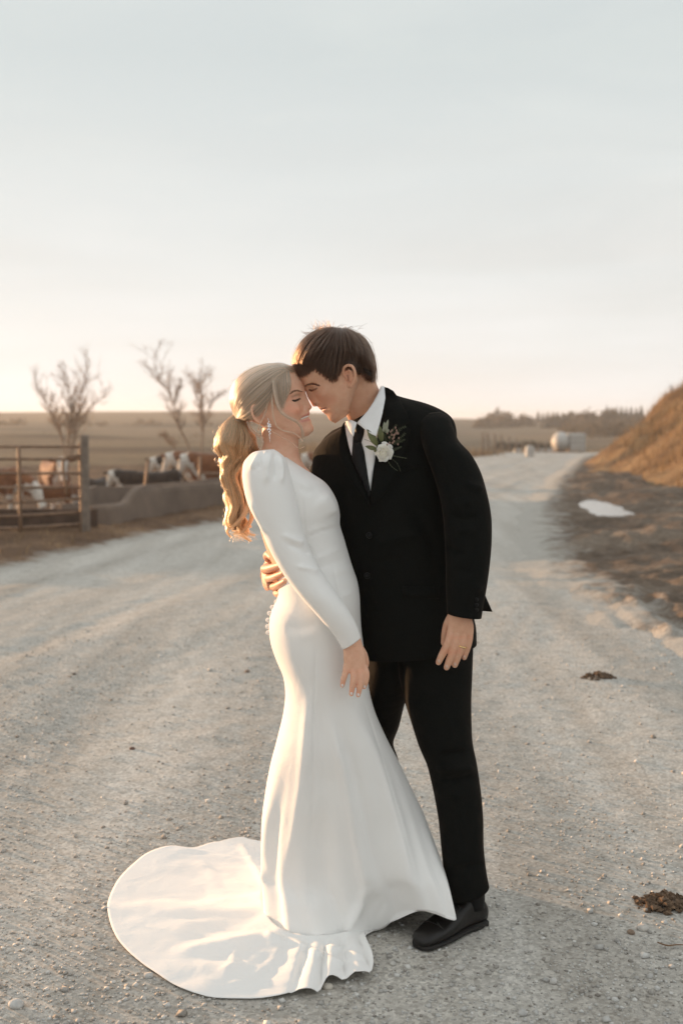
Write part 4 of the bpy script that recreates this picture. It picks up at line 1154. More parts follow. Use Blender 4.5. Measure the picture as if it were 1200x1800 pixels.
# left hand, hanging, back of the hand to the camera
def hp(px, py, dy=0.0): return P(px, py, 3.165 + dy)
gparts.append(loft([RG(787, 1066, 829, 1072, 3.175, .021), RG(787, 1082, 829, 1086, 3.17, .019), RG(786, 1098, 832, 1099, 3.168, .017), RG(786, 1112, 832, 1112, 3.168, .0155), RG(789, 1124, 830, 1122, 3.168, .012)], 26, 24))
gparts += [finger([hp(793, 1108, .002), hp(789, 1124, -.004), hp(781, 1142, -.006), hp(775, 1154, -.002), hp(770.5, 1164, .004)], [.0118, .0118, .0108, .0102, .0088]),
           finger([hp(803, 1110, .000), hp(801, 1128, -.007), hp(795, 1148, -.008), hp(789, 1161, -.003), hp(784.5, 1173, .003)], [.0118, .0118, .0110, .0103, .0088]),
           finger([hp(815, 1109, .000), hp(813.5, 1127, -.006), hp(808, 1145, -.006), hp(803, 1158, -.001), hp(799, 1169, .005)], [.0112, .0112, .0104, .0098, .0084]),
           finger([hp(825.5, 1105, .004), hp(825, 1122, .001), hp(821.5, 1138, .001), hp(818, 1148, .005), hp(815.5, 1156, .009)], [.0100, .0096, .0090, .0085, .0074]),
           finger([hp(794, 1082, .012), hp(786, 1098, .026), hp(782, 1114, .036), hp(780, 1130, .040)], [.013, .0125, .0112, .0095])]
# right hand, wrapped round the bride's back; knuckles outward, finger ends on her dress
gparts.append(loft([(*P(474, 1008, 3.46), .0, .01, .034, .016, .012, 0, 2), (*P(470, 1010, 3.42), .0, .01, .042, .017, .01, 0, 2), (*P(470, 1012, 3.375), .0, .012, .044, .014, .006, 0, 2), (*P(474, 1014, 3.34), 0, .012, .038, .010, .004, 0, 2)], 24, 20))
def fg(a): return [P(*q) for q in a]
gparts += [finger(fg([(474, 985, 3.41), (469.5, 978, 3.36), (473, 974.5, 3.315), (477.5, 980, 3.285)]), [.012, .0125, .012, .0095]),
           finger(fg([(468, 1000, 3.40), (466, 1000, 3.33), (474, 999, 3.275), (484, 996, 3.235), (494, 993, 3.205)]), [.0135, .0135, .0125, .0115, .010]),
           finger(fg([(473, 1016, 3.40), (472, 1016.5, 3.33), (479, 1015.5, 3.27), (489, 1011.5, 3.225), (499, 1007, 3.195)]), [.0120, .0118, .0110, .0100, .009]),
           finger(fg([(479, 1030, 3.40), (480, 1031.5, 3.33), (486, 1030, 3.265), (494.5, 1025.5, 3.215), (502, 1021, 3.19)]), [.0115, .0115, .0105, .0098, .0085]),
           finger(fg([(486, 1040, 3.39), (486, 1043, 3.33), (489.5, 1044, 3.285), (492, 1043, 3.265)]), [.010, .010, .0095, .0085])]
GKEEP = [(gh.O, .19), (P(640, 720, 3.38), .12), (P(805, 1120, 3.17), .11), (P(484, 1010, 3.33), .12)]
gme = body_mesh(gparts, .0023, 2, GKEEP, 'person')
# face sculpting on the visible side (photo points)
stroke(gme, [(541, 681), (548, 682.5), (557, 680.5)], 2.2, -.0016, taper=True)
stroke(gme, [(543, 684), (549, 685.8), (556.5, 682.5)], 1.6, .0010)
stroke(gme, [(563.5, 720.6), (568.5, 719), (572.5, 716.6)], 1.5, -.0026)
stroke(gme, [(563, 717.8), (567, 717.2)], 1.8, .0008)
stroke(gme, [(567, 723.5), (571, 721.5)], 2.0, .0012)
stroke(gme, [(550.5, 711.5), (554, 710.2), (556.5, 711.5)], 1.5, -.0026, taper=False)
stroke(gme, [(558, 707), (560.5, 711), (559.5, 714)], 1.5, -.0016)
stroke(gme, [(574, 712), (575.5, 716.5), (574.5, 720)], 2.0, -.0009)
V = co(gme); q = proj(V); front = (V[:, 1] < gh.Y + .01) & (q[:, 1] < 760)
T = np.zeros((len(V), 4)); T[:, 3] = 1
T[:, 0] = np.clip(soft(V, [(562, 720.3), (567, 720.2), (571.5, 717.8)], 2.1) + soft(V, [(565.5, 723), (569, 721.6)], 1.8), 0, 1) * .75 * (q[:, 1] < 760)
T[:, 1] = np.clip(.45 * soft(V, [(570, 700), (582, 703)], 9) + .5 * soft(V, [(547, 709), (550, 714)], 5) + .5 * soft(V, [(608, 655), (612, 668)], 7) + .3 * soft(V, [(792, 1121), (826, 1119)], 4) + .3 * soft(V, [(781, 1143), (795, 1147), (808, 1146)], 4), 0, 1)
T[:, 2] = np.clip(.7 * soft(V, [(543, 684.2), (549, 685.8), (557, 682)], .9) + .55 * soft(V, [(552.3, 711.2), (555.3, 711)], 1.0) + .55 * soft(V, [(563.5, 720.6), (568.5, 719), (572.5, 716.6)], .8) + .5 * soft(V, [(611, 660), (612.5, 668)], 1.9), 0, 1) * front  # lash line, plus painted shade in nostril, mouth crease and ear hollow
color_attr(gme, 'tint', T)
gme.materials.clear(); gme.materials.append(m_gskin)
gbvh = bvh_of(gme)
groom = obj('person', gme); rebase(groom, (P(770, 1600, 3.35).x, 3.35, 0.0))
tag(groom, 'man in a black suit leaning down, brow to brow with a woman in white', 'person', 'couple on the gravel road')
m_nail = simple('fingernail', (.62, .42, .33), .3, .05)
def nail(px, py, ang, r, bvh, Yf, par, mat):
    c = on_surf(bvh, px, py, Yf, .0004); a = R(ang)
    M = np.array([[math.cos(a), 0, math.sin(a)], [0, 1, 0], [-math.sin(a), 0, math.cos(a)]]).T
    obj('fingernail', mesh('fingernail', *ellipsoid(c, (r * .72, r * .35, r), 10, 8, M), mat), par)
for px, py, an in ((771.5, 1162, 25), (785, 1171.5, 20), (799.5, 1167.5, 18), (815.5, 1154.5, 12)): nail(px, py, an, .0058, gbvh, 3.16, groom, m_nail)
nail(501, 1020, -58, .006, gbvh, 3.18, groom, m_nail)
# ring
c = hp(811.5, 1136, -.006); d_ = (hp(808, 1145, -.006) - hp(813.5, 1127, -.006)).normalized()
a1 = Vector((1, 0, 0)); a1 = (a1 - d_ * a1.dot(d_)).normalized(); a2 = d_.cross(a1)
V, F = tube([c + (a1 * math.cos(k) + a2 * math.sin(k)) * .0124 for k in np.linspace(0, 2 * math.pi, 25)], [.0023] * 25, 8, 48); obj('ring', mesh('ring', V, F, m_gold), groom)
# eyebrow and lashes
m_ghair = hair_mat('dark_brown_hair', (.046, .024, .015), .32, .5, .12)
m_brow = simple('dark_brow_hair', (.050, .030, .021), .7, .3, 60)
def brow(par, bvh, line, rows, L_, r, mat, name='eyebrow', dirpx=(1, -.3), off=.0006):
    st = []
    line = np.array(line, float)
    for k in range(rows):
        t_ = k / (rows - 1) * (len(line) - 1); i = min(int(t_), len(line) - 2); p = line[i] + (line[i + 1] - line[i]) * (t_ - i)
        wv_ = math.sin(math.pi * min(1, (k + 2) / rows) ** .8) * 1.5 * (1.35 if rows > 60 else 1)
        for _ in range(3):
            q_ = p + np.array([random.gauss(0, .5), random.uniform(-wv_, wv_) * .7]); dd = np.array(dirpx) + np.array([random.gauss(0, .25), random.gauss(0, .25)])
            st.append([on_surf(bvh, *(q_ + dd * L_ * s_), 3.25, off) for s_ in (0, .35, .7, 1)])
    return hair_obj(name, [[tuple(p) for p in s_] for s_ in st], r, r * .4, mat, par)
brow(groom, gbvh, [(534.5, 678.8), (539.5, 676.2), (546, 674.8), (553, 675.8), (559, 678.5)], 110, 3.0, .00038, m_ghair, dirpx=(1, -.12))
brow(groom, gbvh, [(543.5, 684.6), (549, 686.2), (557, 682.8)], 24, 2.2, .0004, m_ghair, 'eyelashes', (-.5, .8), .001)
# hair cap: follows the outline of the haircut in the photograph
def hair_cap(H, outline, wextra, zs_n=46, shrink=.0):
    L2 = np.array([H.loc(*p) for p in outline])            # (y, z)
    c_ = L2.mean(0); dd_ = L2 - c_; L2 = c_ + dd_ * (1 - shrink / np.linalg.norm(dd_, axis=1))[:, None]
    z0, z1 = L2[:, 1].min() + .001, L2[:, 1].max() - .0006
    rows = []
    for z in z0 + (z1 - z0) * np.sin(np.linspace(0, 1, zs_n) * math.pi / 2):
        ys_ = []
        for i in range(len(L2)):
            (ya, za), (yb_, zb_) = L2[i], L2[(i + 1) % len(L2)]
            if (za > z) != (zb_ > z): ys_.append(ya + (yb_ - ya) * (z - za) / (zb_ - za))
        if len(ys_) < 2: continue
        wt = float(np.interp(z, HT[::-1, 0], HT[::-1, 3])) if z < .05 else .073 * math.sqrt(max(0, 1 - ((z - .05) / (z1 - .05 + .002)) ** 2))
        rows.append((z, min(ys_), max(ys_), wt + wextra * (float(np.interp(z, [-.03, .03], [-.5, 1])) if z < .05 else math.sqrt(max(0.0, (z1 - z) / max(z1 - .05, .01))))))
    n = 64; V = []
    for z, ya, yb_, w_ in rows:
        for k in range(n):
            a = 2 * math.pi * k / n; c, s_ = math.cos(a), math.sin(a); e = 2 / 2.3
            V.append(((w_) * math.copysign(abs(c) ** e, c), (ya + yb_) / 2 + (yb_ - ya) / 2 * math.copysign(abs(s_) ** e, s_), z))
    m = len(rows); F = [tuple(f) for f in gridF(m, n, True)] + [tuple(range(n - 1, -1, -1)), tuple(range((m - 1) * n, m * n))]
    return H.WA(np.array(V)), F
G_OUT = [(517, 658), (515.5, 640), (518, 625), (524, 611), (534, 598), (547, 586.5), (560, 579.5), (574, 575.5), (590, 574.5), (606, 577), (622, 585), (636, 599), (646, 618), (653, 640), (657, 660), (656.5, 673),
         (650, 674), (637.5, 668), (628, 659), (622, 650), (612, 646), (602, 649), (595, 660), (592.5, 670), (585, 673), (574, 661.5), (556, 652.5), (548, 648), (545, 655), (541, 661), (532, 664)]
G_CAP = [(519, 650), (515.5, 640), (518, 625), (524, 611), (534, 598), (547, 586.5), (560, 579.5), (574, 575.5), (590, 574.5), (606, 577), (622, 585), (636, 599), (646, 618), (653, 640), (656, 655), (653, 665),
         (640, 658), (630, 648), (622, 641), (612, 637), (602, 640), (595, 650), (592.5, 660), (586, 663), (574, 652), (556, 643), (548, 640), (542, 646), (536, 650), (529, 653)]
m_gcap = simple('hair_base_dark', (.018, .011, .008), .75, .3, 60, .002)
V, F = hair_cap(gh, G_CAP, .0075, 46, .004)
cap = remesh(V, F, .004, 4, 'hair'); cap.materials.append(m_gcap)
gcap = obj('hair', cap, groom); gw = gme.copy(); gw.transform(Matrix.Translation(groom.location)); cbvh = bvh_of(cap, gw)
def strands_from_guides(H, bvh, guides, n, k=12, lift=.004, jit=2.0, far=.45, end_jit=.12, wave=0.0, clump_n=6, base_lift=0.0):
    """strands between neighbouring guide lines (photo points laid on the hair shell), near side and mirrored far side"""
    Gd = []
    for g_ in guides:
        px = spline([(*p, 0) for p in g_], k)[:, :2]
        A = []
        for p in px:
            w_ = on_surf(bvh, p[0], p[1], H.Y); A.append(tuple(w_))
        A = np.array(A); A[1:-1] = (A[:-2] + 2 * A[1:-1] + A[2:]) / 4; Gd.append(A)
    Gd = np.array(Gd); out = []
    O = np.array(H.O) + np.array(H.u) * .01
    for i in range(n):
        t_ = RNG.uniform(0, len(Gd) - 1.0001); cl = int(t_ * clump_n); tc_ = min((cl + .5 + .3 * math.sin(cl * 12.9)) / clump_n, len(Gd) - 1.001)
        tk = t_ + (tc_ - t_) * np.linspace(.05, .62, k) * (.5 + 1.0 * RNG.uniform()); tk = np.clip(tk, 0, len(Gd) - 1.001); jj = tk.astype(int); ff = (tk - jj)[:, None]; ar = np.arange(k)
        A = Gd[jj, ar] * (1 - ff) + Gd[jj + 1, ar] * ff
        e = 1 - abs(RNG.normal(0, end_jit)) - .08 * ((cl * 104729) % 7) / 7 * (end_jit > .04); s0 = abs(RNG.normal(0, .10))
        tt = np.linspace(min(s0, .5), max(e, .6), k) * (k - 1); i0 = np.clip(tt.astype(int), 0, k - 2); A = A[i0] + (A[i0 + 1] - A[i0]) * (tt - i0)[:, None]
        d = A - O; d[:, 0:3] /= np.linalg.norm(d, axis=1)[:, None]
        lf = base_lift + abs(RNG.normal(0, lift)) * (.6 + .8 * ((cl * 7919) % 13) / 13); A = A + d * (lf * np.sin(np.linspace(.15, 1, k) * 2.4))[:, None]
        nz_ = RNG.normal(0, 1, 3) * jit * .0005; A = A + nz_[None] * np.linspace(.3, 1, k)[:, None]
        if wave: A = A + (RNG.normal(0, wave, 3)[None] * np.sin(np.linspace(0, RNG.uniform(3, 9), k) + RNG.uniform(0, 6))[:, None])
        if RNG.uniform() < far:                         # the hidden side of the head
            x = (A - np.array(H.O)) @ np.array(H.l); A = A - 2 * x[:, None] * np.array(H.l)[None]
        out.append(A)
    return out
gg = [[(582, 576), (560, 581), (538, 598), (523, 618), (517.5, 640), (522, 662)],
      [(584, 577), (565, 585), (545, 603), (531, 627), (526, 650), (529, 666)],
      [(586, 578), (568, 590), (551, 610), (540, 632), (535, 650), (537, 664)],
      [(588, 578), (573, 596), (559, 617), (549, 636), (545, 648), (543.5, 659)],
      [(590, 578), (578, 600), (567, 620), (558, 636), (553, 646), (551, 653)],
      [(592, 578), (584, 602), (576, 626), (570, 645), (567, 655), (566, 661)],
      [(594, 578), (590, 606), (585, 632), (581, 653), (580, 664), (581, 673)],
      [(596, 578), (596, 606), (594, 632), (591, 653), (590, 664), (591, 671)],
      [(599, 578), (604, 602), (604, 624), (601, 638), (599, 646), (598, 653)],
      [(602, 578), (614, 600), (617, 622), (615, 634), (613, 641), (612, 648)],
      [(605, 578), (625, 603), (630, 624), (629, 640), (627, 650), (626, 658)],
      [(608, 578), (634, 604), (641, 627), (642, 645), (641, 658), (641, 669)],
      [(609, 578), (637, 605), (645, 628), (647, 646), (647, 660), (647, 672)],
      [(611, 579), (640, 606), (649, 630), (653, 650), (655, 662), (654, 675)]]
st = strands_from_guides(gh, cbvh, gg, 9000, 14, .0052, 3.0, .30, .06, wave=.0011, clump_n=9, base_lift=.002)
hair_obj('hair_strands', st, .0006, .00025, m_ghair, gcap)
fly = []
for k in range(130):
    if k < 26 or k >= 70: b0 = (570 + random.gauss(0, 10), 578 + random.uniform(-1, 4)); ang = random.uniform(-2.9, -1.2); ln = random.uniform(7, 20)
    elif k < 40: b0 = (545 + random.gauss(0, 5), 588 + random.gauss(0, 2)); ang = random.uniform(-3.3, -2.6); ln = random.uniform(6, 14)
    elif k < 60: b0 = (612 + random.gauss(0, 10), 579 + random.gauss(0, 2)); ang = random.uniform(-1.0, -.1); ln = random.uniform(8, 20)
    else: b0 = (640 + random.gauss(0, 6), 606 + random.gauss(0, 6)); ang = random.uniform(-.6, .6); ln = random.uniform(4, 9)
    yy_ = GYH + random.uniform(-.05, .03); pts_ = []
    cu = random.uniform(-.9, .9)
    x_, y_ = b0
    for i in range(8): pts_.append(tuple(P(x_, y_, yy_))); x_ += math.cos(ang) * ln / 7; y_ += math.sin(ang) * ln / 7; ang += cu / 7 + (.12 if 40 <= k < 60 else 0)
    fly.append(pts_)
hair_obj('flyaway_hair', fly, .0004, .00015, m_ghair, gcap)

# --- clothes
JR = [RG(612, 744, 679, 688, 3.40, .062), RG(600, 752, 702, 697, 3.42, .085, Yr=3.38), RG(578, 766, 748, 709.5, 3.45, .105, Yr=3.36), RG(560, 784, 784, 727, 3.48, .118, Yr=3.34), RG(552, 818, 802, 785, 3.50, .135, Yr=3.335), RG(552, 850, 803, 835, 3.50, .145, Yr=3.335), RG(562, 900, 800, 890, 3.50, .145, Yr=3.335),
      RG(580, 960, 799, 950, 3.50, .14, Yr=3.335), RG(596, 1020, 806, 1012, 3.50, .14, Yr=3.34), RG(612, 1078, 824, 1072, 3.50, .148, Yr=3.34), RG(620, 1115, 833, 1108, 3.50, .152, Yr=3.34), RG(626, 1146, 834, 1138, 3.50, .152, Yr=3.34)]
V, F = loft(JR, 120, 150, cap=False)
jme = mesh('jacket', V, F, m_suit)
for pts_, r_, a_ in [([(650, 885), (648, 940), (646, 1010), (650, 1080), (668, 1130)], 2.5, -.004), ([(690, 830), (735, 820)], 3, -.003), ([(700, 1035), (770, 1040)], 3, -.003),
                     ([(660, 960), (700, 945), (740, 935)], 10, .006), ([(664, 985), (705, 985)], 10, -.006), ([(720, 880), (765, 960), (775, 1040)], 12, -.008), ([(740, 770), (765, 850)], 10, -.006), ([(600, 850), (615, 930)], 10, -.006)]:
    stroke(jme, pts_, r_, a_ * 1.5)
jk = obj('jacket', jme, groom); m_ = jk.modifiers.new('thick', 'SOLIDIFY'); m_.thickness = .004; m_.offset = -1
jbvh = bvh_of(jme)
SL = [RG(742, 727, 772, 723.5, 3.34, .035), RG(734, 737, 785, 730, 3.325, .056), RG(735, 752, 795, 748, 3.30, .068), RG(739, 772, 804, 772, 3.28, .074), RG(748, 800, 826, 797, 3.255, .075), RG(760, 832, 843, 827, 3.24, .074), RG(771, 868, 855, 866, 3.225, .072), RG(778, 906, 862.5, 906, 3.215, .070), RG(781, 945, 863.5, 945, 3.205, .068), RG(783, 993, 860, 993, 3.195, .064), RG(783, 1035, 854, 1036, 3.185, .060), RG(784.5, 1064, 848, 1070, 3.178, .052), RG(785.5, 1078, 845.5, 1086, 3.175, .050)]
V, F = loft(SL, 64, 110, cap=False); V = np.vstack([V]); sme = mesh('sleeve', V, F, m_suit)
for pts_, r_, a_ in [([(790, 905), (815, 915), (840, 905)], 6, -.006), ([(800, 935), (835, 930)], 7, .005), ([(795, 890), (830, 880)], 7, .004), ([(785, 960), (810, 975)], 7, -.005), ([(765, 800), (790, 860)], 8, -.005), ([(795, 1000), (830, 1010)], 8, -.004), ([(830, 1040), (845, 1030)], 6, .004), ([(815, 850), (850, 862)], 7, .004)]: stroke(sme, pts_, r_, a_ * 1.7)
o = obj('sleeve', sme, groom); m_ = o.modifiers.new('thick', 'SOLIDIFY'); m_.thickness = .004; m_.offset = -1
V, F = tube([P(648, 798, 3.47), P(606, 797, 3.50), P(588, 826, 3.52), P(558, 890, 3.57), P(526, 945, 3.605), P(500, 982, 3.57), P(490, 1006, 3.50)], [.09, .080, .072, .064, .056, .048, .042], 40, 60)
o = obj('sleeve', mesh('sleeve', V, F, m_suit), groom)
V = [P(812, 1000, 3.38), P(836, 1010, 3.385), P(853, 1048, 3.39), P(865, 1075.5, 3.395), P(846, 1074, 3.39), P(818, 1082, 3.38), P(816, 1045, 3.38)]
o = obj('jacket_vent', mesh('jacket_vent', [tuple(v) for v in V], [(0, 6, 1), (1, 6, 2), (2, 6, 4), (2, 4, 3), (6, 5, 4)], m_suit), groom); m_ = o.modifiers.new('thick', 'SOLIDIFY'); m_.thickness = .004
# trousers: two legs joined at the seat
LL = [RG(668, 1095, 832, 1095, 3.44, .125), RG(690, 1150, 830.5, 1145, 3.42, .125), RG(703, 1200, 829, 1190, 3.40, .115), RG(712, 1237, 827.5, 1230, 3.385, .105), RG(722.5, 1270, 828, 1270, 3.375, .098), RG(736, 1312, 830, 1305, 3.365, .092), RG(750, 1345, 837, 1340, 3.35, .085), RG(757, 1372, 842, 1372, 3.34, .078), RG(763, 1400, 845.5, 1400, 3.335, .074), RG(770, 1440, 848.5, 1440, 3.325, .072), RG(775, 1490, 849.5, 1490, 3.31, .070), RG(779, 1530, 854, 1530, 3.30, .070), RG(783, 1579, 859, 1557, 3.295, .070)]
V, F = loft(LL, 64, 150, cap=False); lme = mesh('trouser_leg', V, F, m_suit)
for pts_, r_, a_ in [([(770, 1330), (820, 1322)], 7, -.007), ([(765, 1350), (835, 1352)], 7, .006), ([(775, 1375), (830, 1368)], 7, -.007), ([(765, 1392), (815, 1400)], 7, .004), ([(800, 1410), (815, 1500), (820, 1560)], 5, .004), ([(780, 1240), (795, 1310)], 6, .003), ([(730, 1240), (770, 1225)], 8, -.006), ([(795, 1530), (850, 1518)], 6, -.004)]: stroke(lme, pts_, r_, a_ * 1.7)
o = obj('trouser_leg', lme, groom); m_ = o.modifiers.new('thick', 'SOLIDIFY'); m_.thickness = .003; m_.offset = -1
RL = [RG(634, 1095, 785, 1095, 3.47, .12), RG(640, 1150, 760, 1150, 3.49, .12), RG(636, 1200, 724, 1200, 3.52, .11), RG(630, 1237, 710.5, 1237, 3.55, .10), RG(622, 1270, 701, 1275, 3.58, .095), RG(620, 1303, 691, 1306, 3.60, .088), RG(628, 1330, 698, 1330, 3.62, .082), RG(640, 1362, 707, 1362, 3.64, .078), RG(656, 1420, 722, 1420, 3.69, .072), RG(668, 1470, 733, 1470, 3.72, .068), RG(674, 1520, 742, 1512, 3.74, .068)]
V, F = loft(RL, 56, 110, cap=False); o = obj('trouser_leg', mesh('trouser_leg', V, F, m_suit), groom); m_ = o.modifiers.new('thick', 'SOLIDIFY'); m_.thickness = .003; m_.offset = -1
# shirt, tie, lapels
neck_poly = [(606, 745), (618, 740), (629, 744), (648, 752), (664, 752), (662, 790), (659, 812), (655, 830), (650, 868), (640, 852), (622, 815), (613, 785), (608, 762)]
patch('shirt_front', neck_poly, jbvh, .008, .004, m_shirt, groom, 5, 1)
def collar_wing(poly, Ys):
    """collar leaf given by photo points with their own depths"""
    P2 = np.array(poly, float); YY = np.array(Ys, float); B, BY_ = [], []
    for i in range(len(P2)):
        a, b_ = P2[i], P2[(i + 1) % len(P2)]; k = max(1, int(np.linalg.norm(b_ - a) / 3))
        for j in range(k): B.append(a + (b_ - a) * j / k); BY_.append(YY[i] + (YY[(i + 1) % len(P2)] - YY[i]) * j / k)
    B = np.array(B); BY_ = np.array(BY_); x0, y0 = P2.min(0); x1, y1 = P2.max(0)
    gx_, gy_ = np.meshgrid(np.arange(x0 + 1.5, x1, 3), np.arange(y0 + 1.5, y1, 3)); q = np.stack([gx_.ravel(), gy_.ravel()], 1)
    q = q[inpoly(q[:, 0], q[:, 1], [tuple(p) for p in P2])]; q = q[seg_dist(q, np.vstack([P2, P2[:1]]))[0] > 1.6]
    vs, es, fs, *_ = delaunay_2d_cdt([Vector(p) for p in B] + [Vector(p) for p in q], [(i, (i + 1) % len(B)) for i in range(len(B))], [], 1, 1e-4)
    V = []
    for v in vs:
        w_ = 1 / (np.linalg.norm(B - np.array((v.x, v.y)), axis=1) ** 2.0 + .05); yy = float((w_ * BY_).sum() / w_.sum())
        db = float(np.linalg.norm(B - np.array((v.x, v.y)), axis=1).min()); V.append(P(v.x, v.y, yy - .0007 * min(db, 5)))
    F = [tuple(f) if (V[f[1]] - V[f[0]]).cross(V[f[2]] - V[f[0]]).dot(CAMP - V[f[0]]) > 0 else tuple(reversed(f)) for f in fs]
    o = obj('collar', mesh('collar', [tuple(v) for v in V], F, m_shirt, True), groom)
    m = o.modifiers.new('thick', 'SOLIDIFY'); m.thickness = .0035; m.offset = 0
    return o
collar_wing([(627.5, 743), (636, 734), (646, 722), (656, 707), (664, 692), (669, 680), (674.5, 679), (676.5, 700), (672, 726), (667, 746), (661, 767), (652, 763), (640, 754)],
            [3.268, 3.268, 3.27, 3.285, 3.31, 3.345, 3.35, 3.31, 3.268, 3.252, 3.245, 3.247, 3.255])
collar_wing([(608, 741.5), (616, 738), (627, 743), (624, 752), (620.5, 767), (615, 758), (611, 750)], [3.30, 3.285, 3.270, 3.262, 3.258, 3.272, 3.286])
patch('tie', [(620.5, 765), (619, 785), (617.5, 806), (624, 822), (636, 846), (648, 874), (652, 868), (648, 848), (643, 815), (639.5, 793), (634.5, 776), (629, 772), (623, 773)], jbvh, .013, .003, m_tie, groom, 5, 2, .004)
patch('tie_knot', [(621.5, 752), (627.5, 744.5), (640.5, 754), (639, 765), (635, 777), (628, 780), (622, 775), (620.5, 764)], jbvh, .012, .006, m_tie, groom, 4, 3, .009)
patch('lapel', [(673, 680), (681, 681.5), (691, 687), (704, 705), (716, 728), (719, 741), (711, 747), (722, 756), (716, 790), (700, 830), (678, 865), (655, 892), (651, 884), (651, 866), (655.5, 828), (659, 806), (663, 778), (667, 748), (672.5, 722), (676, 700)], jbvh, .012, .003, m_suit, groom, 6, 3, .003)
patch('lapel', [(609, 742), (604, 743), (599, 752), (595, 770), (594, 788), (598, 808), (610, 838), (630, 868), (649, 893), (651, 884), (648, 870), (635, 846), (623, 822), (616.5, 806), (613, 788), (611, 768)], jbvh, .012, .003, m_suit, groom, 5, 8, .003)
for px, py in ((649, 941), (645, 1012)):
    c = on_surf(jbvh, px, py, 3.2, .003); V, F = tube([c, c + (CAMP - c).normalized() * .004], [.0095, .0085], 20, 3); bt = obj('button', mesh('button', V, F, m_button), groom)
patch('pocket_welt', [(690, 826), (736, 815), (737, 823), (691, 834)], jbvh, .003, .003, m_suit, groom, 6)
patch('pocket_flap', [(706, 1030), (772, 1032), (772, 1052), (707, 1050)], jbvh, .004, .003, m_suit, groom, 8)
for k in range(3):
    c = P(831 + k * .4, 1056 - k * 9, 3.14); bv = bvh_of(sme); c = on_surf(bv, 837, 1072 - k * 9, 3.16, .002); V, F = ellipsoid(c, (.006, .004, .006), 10, 8); obj('cuff_button', mesh('cuff_button', V, F, m_button), groom)
V, F = tube([P(812, 1070, 3.176), P(809, 1081, 3.173)], [.034, .0335], 24, 3); o = None
# shoes: sole, welted upper, toe cap seam, tongue and laces
def shoe(heel, toe, wtoe=.047, wheel=.037):
    heel, toe = Vector(heel), Vector(toe); d = (toe - heel); L_ = d.length; d.normalize(); s = Vector((d.y, -d.x, 0)); up = Vector((0, 0, 1))
    ro = empty('shoe', (0, 0, 0)); ro.parent = groom; ro.location = -groom.location
    st_ = [(0, .026, .058), (.015, .033, .076), (.05, .035, .090), (.085, .037, .090), (.12, .041, .073), (.16, .046, .055), (.20, .046, .044), (.24, .040, .036), (.268, .031, .029), (.280, .018, .020)]
    k = L_ / .28; ringsU, ringsS = [], []
    for a, w_, h in st_:
        bend = .012 * math.sin(a / .28 * 2.6)
        c = heel + d * (a * k) + s * bend
        ringsU.append((*(c + up * (.008 + h * .48)), *(s * w_), *(up * (h * .52)), 2.5))
        ringsS.append((*(c + up * .0065), *(s * (w_ + .0022)), *(up * .0065), 4.0))
    V, F = loft(ringsU, 40, 60); ume = mesh('upper', V, F, m_shoe); uo = obj('upper', ume, ro)
    V, F = loft(ringsS, 40, 50); obj('sole', mesh('sole', V, F, m_sole), ro)
    V, F = box(tuple(heel + d * .032 * k + up * .004), (.033, .030, .010), np.array([list(d), list(s), list(up)]).T); o = obj('heel_block', mesh('heel_block', V, F, m_sole, False), ro); bevel(o, .006)
    ub = bvh_of(ume)
    def down(a, b_): 
        h = ub.ray_cast(heel + d * a * k + s * b_ + up * .3, -up, 1); return h[0] + up * .0015 if h[0] else heel + d * a * k + up * .06
    V, F = tube([down(.205, b_) for b_ in np.linspace(-.040, .048, 9)], [.0016] * 9, 6, 20); obj('toe_seam', mesh('toe_seam', V, F, m_sole), ro)
    for q_ in (.115, .13, .145, .16):
        V, F = tube([down(q_, b_) for b_ in np.linspace(-.018, .024, 6)], [.0022] * 6, 6, 12); obj('lace', mesh('lace', V, F, m_sole), ro)
    V, F = tube([down(.10, -.03), down(.115, -.014), down(.165, -.014), down(.175, .004), down(.165, .022), down(.115, .022), down(.10, .036)], [.0018] * 7, 6, 30); obj('facing_seam', mesh('facing_seam', V, F, m_sole), ro)
    V, F = tube([heel + d * .045 * k + up * .06, heel + d * .045 * k + up * .15], [.038, .036], 20, 6); obj('sock', mesh('sock', V, F, m_tie), ro)
    return ro
hl = G(846, 1622); tl = G(737, 1672)
shoe((hl.x, hl.y, .004), (tl.x, tl.y, .004))
shoe((P(714, 1530, 3.76).x, 3.79, .004), (P(668, 1530, 3.6).x, 3.60, .004))

# ================================================================== BRIDE
BYH = 3.285
bh = Head((522, 700), BYH, 1, R(12))
m_bskin = skin_mat('skin_woman', (.78, .475, .335), (.66, .27, .23))
b_prof = [(516, 640), (518.5, 648), (525.5, 661), (531.5, 670), (535, 680), (536.6, 689), (538.5, 694), (541.8, 702), (545.5, 710), (548.8, 715.3), (548, 718.3), (543.8, 720.3), (543.3, 723), (545, 726.5), (544.2, 729.3), (541.5, 732), (543.8, 735.2), (546.6, 738), (546.8, 741), (548, 745), (551.2, 750.5), (551.6, 755), (549, 760), (543, 763)]
bparts = [head_mesh(bh, b_prof, False)] + ear_parts(bh, (457, 727), .054, R(-8), .064)
bparts.append(loft([RG(462, 725, 524, 752, 3.285, .048), RG(461, 752, 525.5, 772, 3.29, .046), RG(459, 778, 524.5, 789, 3.295, .048), RG(452, 797, 531, 812, 3.30, .075), RG(447, 815, 549, 834, 3.30, .12), RG(449, 838, 560, 850, 3.30, .135), RG(450, 870, 572, 880, 3.30, .138),
                    RG(453, 905, 578, 912, 3.30, .135), RG(459, 935, 582, 943, 3.30, .13), RG(470, 970, 595, 973, 3.30, .13), RG(486, 1010, 615, 1010, 3.30, .14), RG(487, 1060, 622, 1055, 3.30, .15), RG(484, 1110, 626, 1115, 3.30, .15), RG(500, 1160, 632, 1160, 3.30, .14)], 48))
